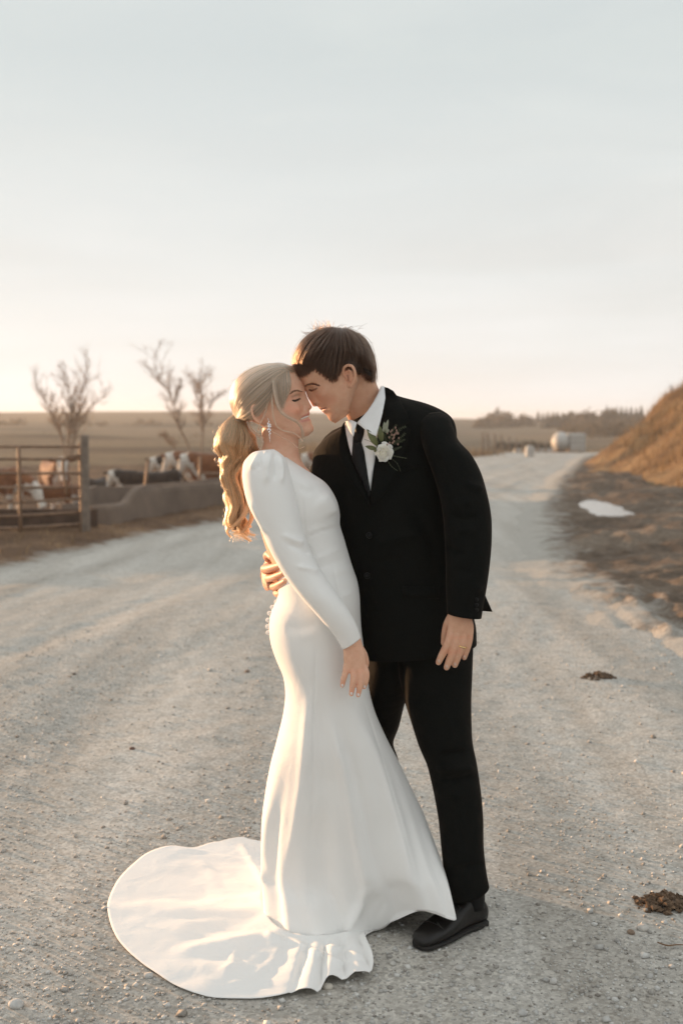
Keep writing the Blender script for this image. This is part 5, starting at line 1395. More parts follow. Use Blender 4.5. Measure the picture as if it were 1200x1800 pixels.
bparts.append(tube([P(480, 838, 3.22), P(468, 850, 3.13), P(503, 955, 3.10), P(538, 1017, 3.088), P(586, 1080, 3.087), P(610, 1113, 3.092), P(618, 1134, 3.095)], [.050, .044, .031, .029, .025, .022, .022], 16, 40))
bparts.append(tube([P(500, 838, 3.38), P(500, 850, 3.47), P(530, 940, 3.50), P(580, 990, 3.47), P(625, 1000, 3.42)], [.05, .045, .036, .032, .026], 16, 30))
bparts.append(tube([P(625, 1000, 3.42), P(640, 1002, 3.40), P(655, 1003, 3.37)], [.024, .026, .016], 12, 10))
bparts.append(tube([P(560, 1150, 3.24), P(565, 1330, 3.22), P(570, 1480, 3.28), P(575, 1600, 3.38)], [.08, .06, .05, .035], 14, 24))
bparts.append(tube([P(565, 1150, 3.36), P(580, 1330, 3.36), P(590, 1480, 3.42), P(600, 1590, 3.50)], [.08, .06, .05, .035], 14, 24))
def bp(px, py, dy=0.0): return P(px, py, 3.095 + dy)
bparts.append(loft([RG(601, 1133, 631, 1113, 3.095, .0185), RG(603, 1146, 637, 1133, 3.095, .017), RG(603.5, 1158, 641, 1150, 3.095, .0145), RG(605, 1172, 643.5, 1167, 3.095, .0125), RG(608, 1181, 643.5, 1179, 3.095, .010)], 26, 24))
bparts += [finger([bp(609, 1168), bp(607, 1182, -.003), bp(603.5, 1194, -.003), bp(601.5, 1205, .002)], [.0094, .0089, .0082, .0064]),
           finger([bp(620, 1172, -.001), bp(621.5, 1188, -.005), bp(619.5, 1204, -.005), bp(617.2, 1220, .001)], [.0099, .0095, .0087, .0066]),
           finger([bp(631, 1172, -.001), bp(634, 1188, -.005), bp(632.5, 1205, -.004), bp(629.3, 1222, .003)], [.0099, .0097, .0088, .0066]),
           finger([bp(639, 1170, .003), bp(643.5, 1184, .002), bp(643, 1196, .004), bp(639.5, 1208, .010)], [.0094, .0091, .0083, .0064]),
           finger([bp(632, 1138, .010), bp(640, 1152, .022), bp(643, 1166, .030), bp(641, 1178, .034)], [.0105, .0100, .0088, .0070])]
BKEEP = [(bh.O, .19), (P(490, 790, 3.29), .13), (P(560, 830, 3.3), .14), (P(622, 1170, 3.09), .10), (P(455, 940, 3.3), .10)]
bme = body_mesh(bparts, .0023, 2, BKEEP, 'person')
stroke(bme, [(512.5, 703.5), (520, 704), (527.5, 700)], 1.6, -.0014)
stroke(bme, [(511, 699), (518, 696.5), (527, 694.5)], 1.6, -.0014)
stroke(bme, [(525.5, 738.5), (532, 735), (542.5, 730.5)], 2.3, -.0042, taper=False)
stroke(bme, [(531, 739.5), (538, 738), (544, 736.5)], 1.6, .0016)
stroke(bme, [(533, 731.5), (538, 728.8), (543, 727)], 1.4, .0010)
stroke(bme, [(533, 719), (528, 727), (524, 737)], 2.2, -.0016)
stroke(bme, [(521, 722), (527, 720)], 7, .0028)
stroke(bme, [(541.5, 718.8), (545, 718)], 1.2, -.0016, taper=False)
stroke(bme, [(534.5, 714.5), (534, 718), (536.5, 720.5)], 1.3, -.0016)
V = co(bme); q = proj(V); fr_ = (V[:, 1] < bh.Y + .01) & (q[:, 1] < 775)
T = np.zeros((len(V), 4)); T[:, 3] = 1
T[:, 0] = np.clip(soft(V, [(531, 732.5), (537, 729.3), (543.5, 727)], 1.7) + soft(V, [(530, 740.5), (537, 739.3), (545, 737)], 2.2), 0, 1) * .9 * fr_
T[:, 1] = np.clip(.75 * soft(V, [(510, 718), (521, 722)], 10) * fr_ + .4 * soft(V, [(545, 713), (547, 716)], 4) + .6 * soft(V, [(505, 702), (512, 699)], 5) + .45 * soft(V, [(603, 1206), (618, 1220), (630, 1222)], 8) + .25 * soft(V, [(610, 1180), (633, 1180)], 5) + .35 * soft(V, [(475, 900), (520, 900)], 1), 0, 1)
T[:, 2] = np.clip(.85 * soft(V, [(514.5, 703.3), (520, 703.6), (526.5, 700.3)], 1.05) + .32 * soft(V, [(513, 697.5), (519, 695), (526, 694)], 2.2) + .45 * soft(V, [(526, 738.3), (530.5, 736.4)], .9) + .35 * soft(V, [(542.2, 718.9), (544.5, 718.6)], .9), 0, 1) * fr_  # lash line and lid make-up, plus painted shade at mouth corner and nostril
color_attr(bme, 'tint', T)
bme.materials.clear(); bme.materials.append(m_bskin)
bbvh = bvh_of(bme)
bride = obj('person', bme); rebase(bride, (P(570, 1620, 3.35).x, 3.35, 0.0))
tag(bride, 'smiling woman with a long blonde ponytail in a white gown with a train', 'person', 'couple on the gravel road')
m_teeth = simple('teeth', (.80, .77, .71), .25, .03)
V, F = tube([on_surf(bbvh, x, y, 3.25, .0012) for x, y in ((529, 736.6), (533, 734.9), (537.5, 733.2), (541, 731.8))] + [Vector(bh.W(0, *bh.loc(541.6, 731.8))) + Vector((-.002, 0, 0))], [.0012, .0022, .0027, .0026, .002], 10, 20)
obj('teeth', mesh('teeth', V, F, m_teeth), bride)
m_bhair = hair_mat('blonde_hair', (.66, .43, .285), .26, .40, .12)
m_bbrow = hair_mat('light_brown_hair', (.13, .075, .045), .4, .3, .4)
brow(bride, bbvh, [(511.5, 692), (516, 687.8), (523, 686), (532, 688)], 70, 2.6, .00034, m_bbrow, dirpx=(-1, .25))
m_lash = hair_mat('black_lashes', (.012, .010, .009), .4, .2, .6)
brow(bride, bbvh, [(513.5, 703.4), (519.5, 703.8), (527, 700.5)], 40, 2.0, .0004, m_lash, 'eyelashes', (.35, .8), .0015)
m_pnail = simple('pale_nail', (.80, .70, .66), .2, .03)
for px, py, an in ((601.8, 1204.5, 12), (617.6, 1219, 8), (629.8, 1221, 10), (640.2, 1206.5, 14)): nail(px, py, an, .0050, bbvh, 3.09, bride, m_pnail)

# --- gown: one continuous skirt from bodice to train
NT_ = 240
def ring_pts(rg_, n=NT_):
    c, u, v, e = np.array(rg_[:3]), np.array(rg_[3:6]), np.array(rg_[6:9]), rg_[9]
    t = np.linspace(0, 2 * math.pi, n, endpoint=False); p = 2 / e
    return c + (np.sign(np.cos(t)) * np.abs(np.cos(t)) ** p)[:, None] * u + (np.sign(np.sin(t)) * np.abs(np.sin(t)) ** p)[:, None] * v
def ctrl_ring(ctrl, n=NT_):
    """closed curve from (angle in degrees, point) controls"""
    ctrl = sorted(ctrl, key=lambda k: k[0]); A = np.array([k[0] for k in ctrl], float); B = np.array([tuple(k[1]) for k in ctrl], float)
    A2 = np.concatenate([A[-3:] - 360, A, A[:3] + 360]); B2 = np.vstack([B[-3:], B, B[:3]])
    t = np.linspace(0, 360, n, endpoint=False); big = cr_interp(B2, A2, 2400); ts = np.linspace(A2[0], A2[-1], 2400)
    return np.stack([np.interp(t, ts, big[:, j]) for j in range(3)], 1)
BR = [RG(468, 796, 504, 803, 3.255, .075), RG(463, 806, 527, 818, 3.268, .110), RG(460, 820, 550, 834, 3.282, .135), RG(463, 840, 571, 848, 3.288, .150), RG(466, 866, 590, 876, 3.29, .160), RG(467, 890, 597, 902, 3.29, .162), RG(470, 912, 597.5, 923, 3.29, .157), RG(474, 938, 604.5, 946, 3.29, .150), RG(479, 965, 611, 969, 3.29, .148), RG(485, 995, 619.5, 997, 3.29, .15),
      RG(488.5, 1022, 628, 1022, 3.29, .155), RG(487.5, 1050, 632, 1049, 3.29, .162), RG(477.5, 1072, 633, 1074, 3.295, .17), RG(473, 1096, 634.5, 1100, 3.30, .178), RG(476, 1128, 638, 1130, 3.305, .182), RG(486, 1158, 642, 1160, 3.31, .182), RG(497.5, 1186, 645.5, 1188, 3.315, .18), RG(501.5, 1214, 649, 1214, 3.32, .178),
      RG(499.5, 1243, 656, 1243, 3.325, .18), RG(488, 1295, 676, 1292, 3.335, .19), RG(475, 1345, 701, 1341, 3.35, .192), RG(466, 1395, 724, 1390, 3.375, .19, Yr=3.345), RG(461.5, 1445, 746, 1440, 3.41, .18, Yr=3.325)]
rows = [ring_pts(r) for r in BR]
HANG = [(290, P(662, 1633, 3.262)), (302, P(700, 1614, 3.235)), (315, P(735, 1600, 3.20)), (328, P(762, 1604, 3.18)), (342, P(788, 1614, 3.17)), (352, P(799, 1616, 3.17))]
FL = ctrl_ring([(0, P(801, 1612, 3.175)), (22, P(785, 1595, 3.30)), (50, G(735, 1560, .01)), (90, G(610, 1528, .006)), (135, G(515, 1512, .006)), (165, G(474, 1538, .008)), (180, G(467, 1566, .012)), (205, G(468, 1604, .014)), (225, G(492, 1640, .016)), (240, G(535, 1652, .016)), (255, G(575, 1651, .016)), (270, G(612, 1645, .014)), (280, G(636, 1639, .012))] + HANG)
ROW_MID = ring_pts(RG(461, 1490, 764, 1485, 3.45, .17, Yr=3.29)) * .8 + FL * .2
rows.append(ROW_MID)
rows.append(rows[-1] * .45 + FL * .55 + np.array([0, 0, .015]))
rows.append(FL)
HM = ctrl_ring([(0, P(800.5, 1614, 3.17)), (22, P(786, 1600, 3.30)), (50, G(738, 1562, .004)), (90, G(560, 1490, .004)), (115, G(470, 1480, .004)), (125, G(440, 1475, .03)), (132, G(424, 1472.5, .03)), (139, G(380, 1480, .005)), (147, G(340, 1490, .005)), (153, G(300, 1486, .012)), (160, G(255, 1504, .005)), (168, G(216, 1536, .005)), (178, G(192, 1578, .005)), (187, G(190, 1606, .005)), (197, G(208, 1652, .005)), (208, G(262, 1702, .005)), (219, G(340, 1746, .005)), (230, G(430, 1755, .005)), (236, G(495, 1753, .006)), (241, G(516, 1745, .010)), (246, G(540, 1749, .010)), (251, G(560, 1744, .010)), (257, G(580, 1727, .010)), (262, G(606, 1723, .012)), (268, G(636, 1720, .012)), (274, G(655, 1702, .02)), (279, G(651, 1673, .02)), (284, G(640, 1650, .012))] + [(a, p - Vector((0, 0, .003))) for a, p in HANG])
n_up = 190; K = np.stack(rows)                                 # control rows x NT x 3
ts = np.concatenate([[0], np.cumsum(np.linalg.norm(np.diff(K.mean(1), axis=0), axis=1))])
ts[-3:] = ts[-4] + np.array([.07, .16, .24])
UP = cr_interp(K.reshape(len(K), -1), ts, n_up).reshape(n_up, NT_, 3)
n_tr = 60; tr_ = []
ext = np.linalg.norm((HM - FL)[:, :2], axis=1)
ang = np.linspace(0, 360, NT_, endpoint=False)
for i in range(1, n_tr + 1):
    a = i / n_tr; A = FL * (1 - a) + HM * a
    lift = .020 * np.clip(ext / .3, 0, 1) * np.exp(-a * 5) 
    rip = (.0055 * np.sin(np.radians(ang) * 13 + 1.0 + 2 * a) + .003 * np.sin(np.radians(ang) * 29 + 3 * a)) * np.clip(ext / .5, 0, 1) * (.35 + a * .4)
    gather = np.exp(-((ang - 260) / 24) ** 4)               # rolled folds at the front
    rip = rip * (1 - gather) + gather * (.026 * np.abs(np.sin(np.radians(ang) * 17 + .9 * a)) ** .8 - .004) * sstep(.0, .4, a)
    rip = rip + .0055 * fbm(A[:, 0] * 9 + A[:, 1] * 4, A[:, 1] * 16, 3, 61) * np.clip(ext / .4, 0, 1) * sstep(0, .3, a) * (1 - .5 * sstep(.8, 1, a))
    A[:, 2] = np.maximum(A[:, 2] + lift + rip, .006 + .003 * np.clip(1 - a, 0, 1))
    tr_.append(A)
DR = np.concatenate([UP, np.stack(tr_)]); nrw = len(DR)
# free hanging folds of the lower skirt
hgt_ = np.linspace(0, 1, n_up)[:, None]; wfold = sstep(.62, 1.0, hgt_)
ctrd = DR[:n_up].mean(1, keepdims=True); dr_ = DR[:n_up] - ctrd; dr_[..., 2] = 0; ln_ = np.linalg.norm(dr_, axis=2, keepdims=True) + 1e-9
fold = .012 * np.sin(np.radians(ang) * 9 + .8)[None] + .008 * np.sin(np.radians(ang) * 17 + 2.1)[None]
hid = np.clip(np.minimum(np.abs(np.sin(np.radians(ang))), 1) * 1.4, 0, 1)[None]
DR[:n_up] += (dr_ / ln_) * (fold * wfold * hid)[..., None]
F = gridF(nrw, NT_, True)[:, ::-1]
dme = mesh('gown', DR.reshape(-1, 3), np.ascontiguousarray(F), m_white_cloth)
for pts_, r_, a_ in [
    # bodice: bust, under-bust seam, princess seam
    ([(560, 872), (580, 890), (586, 905)], 16, .012), ([(535, 944), (565, 933), (590, 926)], 2.6, -.0035), ([(533, 940), (565, 928), (592, 921)], 3, .002), ([(531, 875), (534, 905), (537, 940)], 2.2, -.002), ([(523, 855), (540, 865), (560, 860)], 5, -.004),
    ([(548, 985), (575, 975), (600, 962)], 4, .003), ([(552, 1000), (580, 992), (606, 982)], 4, -.003), ([(575, 1012), (600, 1004), (620, 998)], 4, .0025), ([(540, 960), (556, 985)], 4, -.003), ([(600, 1050), (620, 1040)], 5, .003),
    ([(560, 1095), (530, 1105), (500, 1104)], 9, -.004), ([(555, 1112), (525, 1120)], 8, .003),
    # skirt: lit left flank edge, centre panel edges, creases
    ([(545, 1220), (541, 1290), (532, 1380), (520, 1450), (505, 1530)], 12, .012), ([(560, 1230), (566, 1320), (572, 1400)], 14, -.006),
    ([(583, 1270), (600, 1340), (612, 1400), (624, 1470), (640, 1540), (646, 1556)], 9, .014), ([(600, 1275), (622, 1345), (640, 1420), (655, 1500), (668, 1560)], 11, -.014),
    ([(645, 1552), (632, 1590), (616, 1622), (607, 1640)], 8, .016), ([(650, 1605), (664, 1580), (672, 1590), (655, 1618)], 7, -.004),
    ([(615, 1240), (660, 1330), (700, 1440), (722, 1540), (735, 1585)], 12, .008), ([(640, 1240), (690, 1350), (725, 1460), (752, 1570)], 10, -.006),
    ([(556, 1130), (552, 1230), (549, 1350), (548, 1450), (545, 1560), (540, 1630)], 2.0, -.0035), ([(640, 1235), (668, 1320), (692, 1400), (717, 1490), (738, 1575)], 2.0, -.0035),
    ([(540, 960), (548, 1010), (556, 1060)], 1.8, -.0025), ([(585, 990), (598, 1050), (606, 1110)], 1.8, -.0025),
    # train: long soft folds running out from the knot of cloth
    ([(455, 1566), (420, 1552), (375, 1535), (340, 1512)], 5, .010), ([(450, 1580), (420, 1570), (380, 1552)], 5, -.005), ([(466, 1555), (440, 1510), (424, 1478)], 5, .014), ([(468, 1535), (452, 1500), (443, 1480)], 4, -.006),
    ([(480, 1640), (420, 1650), (360, 1660), (300, 1680)], 7, .012), ([(470, 1660), (420, 1668), (360, 1685)], 7, -.006), ([(430, 1660), (412, 1675), (408, 1695), (390, 1715)], 6, .012), ([(492, 1660), (480, 1690), (440, 1722), (390, 1735)], 6, .010),
    ([(470, 1600), (380, 1600), (280, 1600), (205, 1605)], 9, .006), ([(500, 1648), (540, 1668), (590, 1690), (630, 1712)], 5, .010), ([(560, 1664), (600, 1670), (642, 1686)], 5, .008),
    ([(466, 1640), (485, 1648), (500, 1655)], 5, .012)]:
    if pts_[-1][1] > 1475 and pts_[0][1] > 1530 and pts_[-1][0] < 470: a_ *= .6
    stroke(dme, pts_, r_, a_)
V = co(dme); V[:, 2] = np.maximum(V[:, 2], .005); setco(dme, V)
o_g = obj('gown', dme, bride)
m_ = o_g.modifiers.new('thick', 'SOLIDIFY'); m_.thickness = .0014; m_.offset = -1
dbvh = bvh_of(dme)
SLB = [RG(463, 791, 481, 789.5, 3.17, .02), RG(447, 794, 490, 795, 3.16, .048), RG(433, 806, 500, 804, 3.15, .066), RG(426, 828, 509, 830, 3.14, .074), RG(428.5, 858, 516, 856, 3.13, .074), RG(437, 889, 525, 893, 3.12, .070), RG(456, 926, 535, 938, 3.11, .063), RG(472.5, 964, 547.5, 972, 3.10, .058), RG(500, 1012, 577, 1022, 3.09, .053), RG(523, 1043, 597, 1050, 3.085, .049), RG(559, 1084, 614.5, 1076, 3.085, .041), RG(590, 1121, 629, 1104, 3.09, .0325), RG(601.5, 1141, 634, 1120, 3.095, .029)]
V, F = loft(SLB, 96, 170, cap=False); slm = mesh('sleeve', V, F, m_white_cloth)
for pts_, r_, a_ in [([(484, 795), (486, 815), (482, 845)], 3.5, -.005), ([(476, 795), (470, 820), (468, 850)], 4.0, .005), ([(492, 802), (496, 825), (494, 850)], 3.5, .004), ([(462, 797), (452, 825)], 4.0, -.004), ([(455, 799), (441, 825)], 4.0, .004), ([(468, 792), (460, 815)], 3, .003), ([(505, 955), (530, 965), (545, 975)], 5, -.004), ([(495, 940), (520, 950), (535, 955)], 5, .003), ([(520, 995), (545, 1000), (560, 1005)], 5, .003), ([(555, 965), (542, 955)], 4, -.003), ([(440, 880), (452, 910), (468, 940)], 5, .003)]:
    stroke(slm, pts_, r_, a_ * 1.6)
o = obj('sleeve', slm, bride); m_ = o.modifiers.new('thick', 'SOLIDIFY'); m_.thickness = .0025; m_.offset = -1
V, F = tube([P(500, 800, 3.42), P(498, 825, 3.46), P(508, 880, 3.50), P(535, 945, 3.515), P(580, 988, 3.48), P(622, 999, 3.425)], [.03, .062, .062, .052, .044, .034], 40, 50)
o = obj('sleeve', mesh('sleeve', V, F, m_white_cloth), bride)
# covered buttons down the back of the skirt
for px, py in ((485.5, 1058), (478.5, 1067.5), (473.5, 1078), (470.8, 1090), (470.2, 1101.5), (471.2, 1112)):
    V, F = ellipsoid(P(px, py, 3.28), (.0062, .0062, .0072), 12, 9); obj('button', mesh('button', V, F, m_white_cloth), bride)
# earring: a drop of clear stones
m_gem, t, b = material('crystal'); b.inputs['Base Color'].default_value = (.92, .92, .95, 1); b.inputs['Metallic'].default_value = .75; b.inputs['Roughness'].default_value = .12
parts = []
for i, (px, py, r_) in enumerate([(472.5, 741, .0022), (471, 744.5, .003), (474.5, 746, .0032), (472, 749, .0034), (475.5, 749.5, .0026), (473, 753, .0034), (470.8, 755, .0026), (475, 756, .0028), (473.2, 759, .003), (475, 762, .0022), (473.5, 764.5, .0022), (474, 768, .0018), (474.2, 771, .0016), (474.5, 774, .0013), (474.6, 776.5, .0010)]):
    parts.append(ellipsoid(P(px, py, 3.205 + .002 * (i % 3)), (r_, r_, r_ * 1.2), 7, 5))
parts.append(tube([P(471, 735, 3.21), P(472.5, 741, 3.206)], [.0007, .0007], 6, 3))
obj('earring', mesh('earring', *join(parts), m_gem, False), bride)

# --- hair
B_OUT = [(518, 650), (515, 644), (505, 641.5), (490, 640.5), (472, 641.5), (458, 645), (441, 652), (426, 663), (415, 675), (408, 688), (405.5, 702), (408, 714), (412, 724), (417, 735), (428, 741), (440, 741), (452, 735), (462, 722), (474, 712), (486, 715), (497, 712), (506, 694), (510, 676), (513, 662)]
m_bcap = simple('hair_base_blonde', (.16, .09, .042), .6, .3, 60, .002)
V, F = hair_cap(bh, B_OUT, .011, 46, .004); cap = remesh(V, F, .004, 4, 'hair'); cap.materials.append(m_bcap)
bcap = obj('hair', cap, bride); bw = bme.copy(); bw.transform(Matrix.Translation(bride.location)); cb2 = bvh_of(cap, bw)
bg_ = [[(518, 648), (492, 640), (462, 644), (436, 655), (415, 676), (406, 702), (413, 726)],
       [(518.5, 650), (494, 642.5), (465, 649), (442, 661), (422, 681), (412, 705), (415, 727)],
       [(518, 653), (496, 647), (470, 657), (450, 670), (430, 689), (419, 710), (417, 729)],
       [(515, 656), (495, 653), (474, 667), (456, 681), (438, 698), (425, 716), (419, 731)],
       [(506, 652), (492, 660), (477, 677), (461, 692), (445, 707), (431, 721), (421, 733)],
       [(500, 653), (490, 667), (478, 687), (465, 702), (450, 716), (436, 727), (424, 735)],
       [(494, 655), (487, 674), (477, 696), (466, 711), (453, 724), (440, 733), (427, 738)],
       [(489, 658), (484, 682), (475, 704), (465, 719), (455, 730), (443, 737), (429, 740)]]
st = strands_from_guides(bh, cb2, bg_, 6500, 16, .0045, 1.4, .35, .03, clump_n=17, base_lift=.0015)
hair_obj('hair_strands', st, .0005, .0003, m_bhair, bcap)
# front sections sweeping over the temple
fg_ = [[(484, 651), (481, 672), (483, 694), (487, 712), (492, 722)], [(490, 649), (488, 672), (490, 694), (493, 710), (497, 722)], [(498, 649), (499, 668), (500, 686), (499, 704), (498, 716)], [(504, 650), (507, 666), (508, 682), (504, 698), (499, 710)], [(507, 651), (510, 664), (510.5, 677), (507, 690), (501, 702)]]
def face_strands(guides, n, off=(.010, .016), k=14, jit=.0012):
    GG = []
    for g_ in guides:
        px = spline([(*p, 0) for p in g_], k)[:, :2]; A = []
        for p in px:
            w1 = on_surf(cb2, p[0], p[1], BYH); w2 = on_surf(bbvh, p[0], p[1], BYH); A.append(tuple(w1 if (w1 - CAMP).length < (w2 - CAMP).length else w2))
        A = np.array(A); A[1:-1, 1] = (A[:-2, 1] + 2 * A[1:-1, 1] + A[2:, 1]) / 4; GG.append(A)
    GG = np.array(GG); out = []
    for i in range(n):
        t_ = RNG.uniform(0, len(GG) - 1.001); j = int(t_); A = GG[j] + (GG[j + 1] - GG[j]) * (t_ - j)
        e = RNG.uniform(.78, 1); tt = np.linspace(0, e, k) * (k - 1); i0 = np.clip(tt.astype(int), 0, k - 2); A = A[i0] + (A[i0 + 1] - A[i0]) * (tt - i0)[:, None]
        A = A + np.array([0, -1, 0]) * (RNG.uniform(*off) * np.sin(np.linspace(.2, 1, k) * math.pi * .75))[:, None] + RNG.normal(0, jit, 3)[None] * np.linspace(.4, 1, k)[:, None]; out.append(A)
    return out
hair_obj('front_hair', face_strands(fg_, 1100, (.002, .010)), .0006, .0003, m_bhair, bcap)
def lock(pl, n, w0, w1, Ys, k=18, curl=0.0, r0=.0005, name='loose_lock', mat=None):
    """bundle of strands along a photo polyline, own depths, width tapering w0 -> w1 (metres)"""
    pts_ = np.array([tuple(P(x, y, yy)) for (x, y), yy in zip(pl, Ys)]); C = spline(pts_, k); out = []
    ww = np.linspace(w0, w1, k) * (sstep(-.05, .35, np.linspace(0, 1, k)) if 'curl' in name else 1)
    for i in range(n):
        o1 = RNG.normal(0, .5, 3); ph = RNG.uniform(0, 6.28); out.append(C + o1[None] * ww[:, None] + curl * np.stack([np.sin(np.linspace(0, 9, k) + ph), np.cos(np.linspace(0, 9, k) + ph), 0 * C[:, 0]], 1) * np.linspace(.1, 1, k)[:, None])
    return hair_obj(name, out, r0, r0 * .5, mat or m_bhair, bcap)
lock([(482, 650), (480, 672), (483, 694), (488, 713), (495, 725), (506, 733), (518, 739), (527, 747), (531, 758), (531.5, 770)], 110, .005, .0028, [3.25, 3.20, 3.19, 3.188, 3.188, 3.19, 3.195, 3.205, 3.21, 3.215])
lock([(479, 655), (477.5, 690), (478.5, 715), (481, 735), (487, 750), (498, 757), (512, 760), (526, 768), (532, 776)], 34, .0028, .0014, [3.25, 3.20, 3.19, 3.19, 3.192, 3.195, 3.20, 3.21, 3.215])
lock([(474, 690), (470, 712), (464, 732), (455, 750), (453.5, 757), (460, 752), (470, 748)], 30, .0028, .0016, [3.20, 3.20, 3.20, 3.205, 3.21, 3.20, 3.195])
lock([(436, 740), (440, 752), (450, 762), (459, 768), (461, 780), (458, 790), (461, 797)], 60, .004, .003, [3.24, 3.235, 3.23, 3.225, 3.22, 3.22, 3.22], 18, .0012)
lock([(476, 757), (495, 768), (512, 778), (528, 788), (534, 785)], 8, .001, .001, [3.215, 3.21, 3.21, 3.215, 3.22])
# ponytail: opaque core, strands in waves, curled ends, stray hairs
PT_L = [(411, 728), (394, 742), (382, 762), (378.5, 785), (381, 805), (390, 822), (392, 845), (395, 868), (399, 890), (399, 912), (399, 932), (408, 945)]
PT_R = [(428, 738), (440, 752), (451, 770), (452, 788), (441, 804), (430, 820), (426, 842), (428, 866), (433, 888), (437, 908), (439, 928), (444, 940)]
PY = [3.27, 3.275, 3.28, 3.28, 3.28, 3.28, 3.28, 3.275, 3.27, 3.27, 3.27, 3.27]
core = []
for (a, b_, yy) in zip(PT_L, PT_R, PY):
    a = np.array(a, float); b_ = np.array(b_, float); c_ = (a + b_) / 2; a = c_ + (a - c_) * .55; b_ = c_ + (b_ - c_) * .55; w_ = np.linalg.norm(b_ - a) / 606 / 2
    core.append(RG(*a, *b_, yy, max(w_ * .85, .012)))
V, F = loft(core[:-1], 40, 70); V = V.copy(); pt = obj('ponytail', mesh('ponytail', V, F, m_bcap), bride)
kk = 44; Ls = spline([(*p, 0) for p in PT_L], kk)[:, :2]; Rs = spline([(*p, 0) for p in PT_R], kk)[:, :2]; Ysp = np.interp(np.linspace(0, 11, kk), range(12), PY)
out = []
tt = np.linspace(0, 1, kk)
clumps = [(RNG.uniform(0, 6.28), RNG.uniform(-.22, .22), RNG.uniform(.75, 1.03)) for _ in range(30)]
cl_pos = [(math.sqrt(RNG.uniform()), RNG.uniform(0, 6.28)) for _ in clumps]
for i in range(5200):
    ci = RNG.integers(len(clumps)); ph, dph, ln_c = clumps[ci]; rr, th = cl_pos[ci]
    tight = np.interp(tt, [0, .3, 1], [.55, .24, .13]); rr2 = RNG.normal(0, 1, 2)
    u_ = rr * math.cos(th) * .95 + rr2[0] * tight * .55; v_ = rr * math.sin(th) * .95 + rr2[1] * tight * .55
    nrm_ = np.maximum(1, np.hypot(u_, v_)); u_, v_ = u_ / nrm_, v_ / nrm_
    wob = (.10 + .10 * tt) * np.sin(tt * 19 + ph * .30) + .07 * np.sin(tt * 30 + ph)
    wob = wob * sstep(.12, .4, tt)
    u_ = u_ + wob * 1.4; e = min(1.0, ln_c * (1 - abs(RNG.normal(0, .04))))
    cpx = (Ls + Rs) / 2 + (Rs - Ls) / 2 * u_[:, None]; wd_ = np.linalg.norm(Rs - Ls, axis=1) / 606 / 2
    A = np.array([tuple(P(x, y, yy + v * w_ * .95)) for (x, y), yy, v, w_ in zip(cpx, Ysp, v_ + .6 * wob, wd_)])
    t2 = np.linspace(0, e, 30) * (kk - 1); i0 = np.clip(t2.astype(int), 0, kk - 2); A = A[i0] + (A[i0 + 1] - A[i0]) * (t2 - i0)[:, None]
    A = A + RNG.normal(0, .0012, 3)[None] * np.sin(np.linspace(0, RNG.uniform(8, 22), 30) + RNG.uniform(0, 6))[:, None] * np.linspace(.2, 1, 30)[:, None]
    out.append(A)
m_phair = hair_mat('blonde_hair_backlit', (.62, .30, .145), .26, .42, .10)  # ponytail blonde, part of its warmth is backlight put into the colour
hair_obj('ponytail_strands', out, .00048, .0003, m_phair, pt)
for pl, n_ in (([(431, 850), (438, 875), (434, 897), (420, 915), (405, 928), (398, 933)], 90), ([(438, 880), (443, 902), (437, 922), (424, 936), (411, 938)], 90), ([(412, 880), (408, 902), (402, 920), (399, 935), (405, 944)], 80), ([(428, 905), (430, 925), (438, 938), (448, 941)], 70), ([(402, 850), (396, 872), (401, 893), (397, 915), (401, 930)], 80), ([(420, 900), (418, 920), (422, 936), (433, 947), (441, 951)], 70)):
    lock(pl, n_, .009, .0025, [3.285, 3.258, 3.240, 3.236, 3.233, 3.230][:len(pl)], 20, .0008, .0004, 'curled_lock', m_phair)
out = []
for i in range(60):
    j = int(RNG.uniform(4, kk - 6)); x, y = Ls[j] + np.array([RNG.uniform(-1, 6), 0]); a = RNG.uniform(1.6, 3.4); rad_ = RNG.uniform(2.5, 5.5); A = []
    for q_ in range(12): A.append(tuple(P(x, y, 3.27 + RNG.normal(0, .0006)))); x += math.cos(a) * rad_ * .55; y += math.sin(a) * rad_ * .55 + .5; a -= .62 * (1 if i % 3 else -1)
    out.append(A)
for i in range(90):
    x, y = 404 + RNG.uniform(0, 38), 938 + RNG.uniform(-6, 8); a = RNG.uniform(.5, 2.0); A = []
    for q_ in range(12): A.append(tuple(P(x, y, 3.27 + RNG.normal(0, .001)))); x += math.cos(a) * 1.5; y += math.sin(a) * 1.1; a += RNG.normal(0, .12) - .08
    out.append(A)
for i in range(60):
    x, y = RNG.uniform(408, 512), 648 + RNG.uniform(-2, 14); y = np.interp(x, [405, 426, 441, 458, 490, 505], [690, 663, 652, 645, 640.5, 642]); a = RNG.uniform(2.4, 3.6); A = []
    for q_ in range(12): A.append(tuple(P(x, y, BYH + .01))); x += math.cos(a) * 1.6; y += math.sin(a) * 1.2; a -= RNG.uniform(0, .15)
    out.append(A)
hair_obj('flyaway_hair', out, .00028, .00018, m_phair, pt)
# wrapped band of hair round the ponytail
out = []
for i in range(240):
    o_ = RNG.uniform(0, 1); A = []
    for s_ in np.linspace(0, 1, 14):
        x = 410 + 19 * s_ + RNG.normal(0, .1); y = 729 + 11 * s_ + o_ * 6 - 3 + 4 * math.sin(s_ * math.pi); A.append(tuple(P(x, y, 3.275 - .028 * math.sin(s_ * math.pi) + .004 * RNG.normal())))
    out.append(A)
hair_obj('hair_band', out, .0005, .0004, m_bhair, pt)

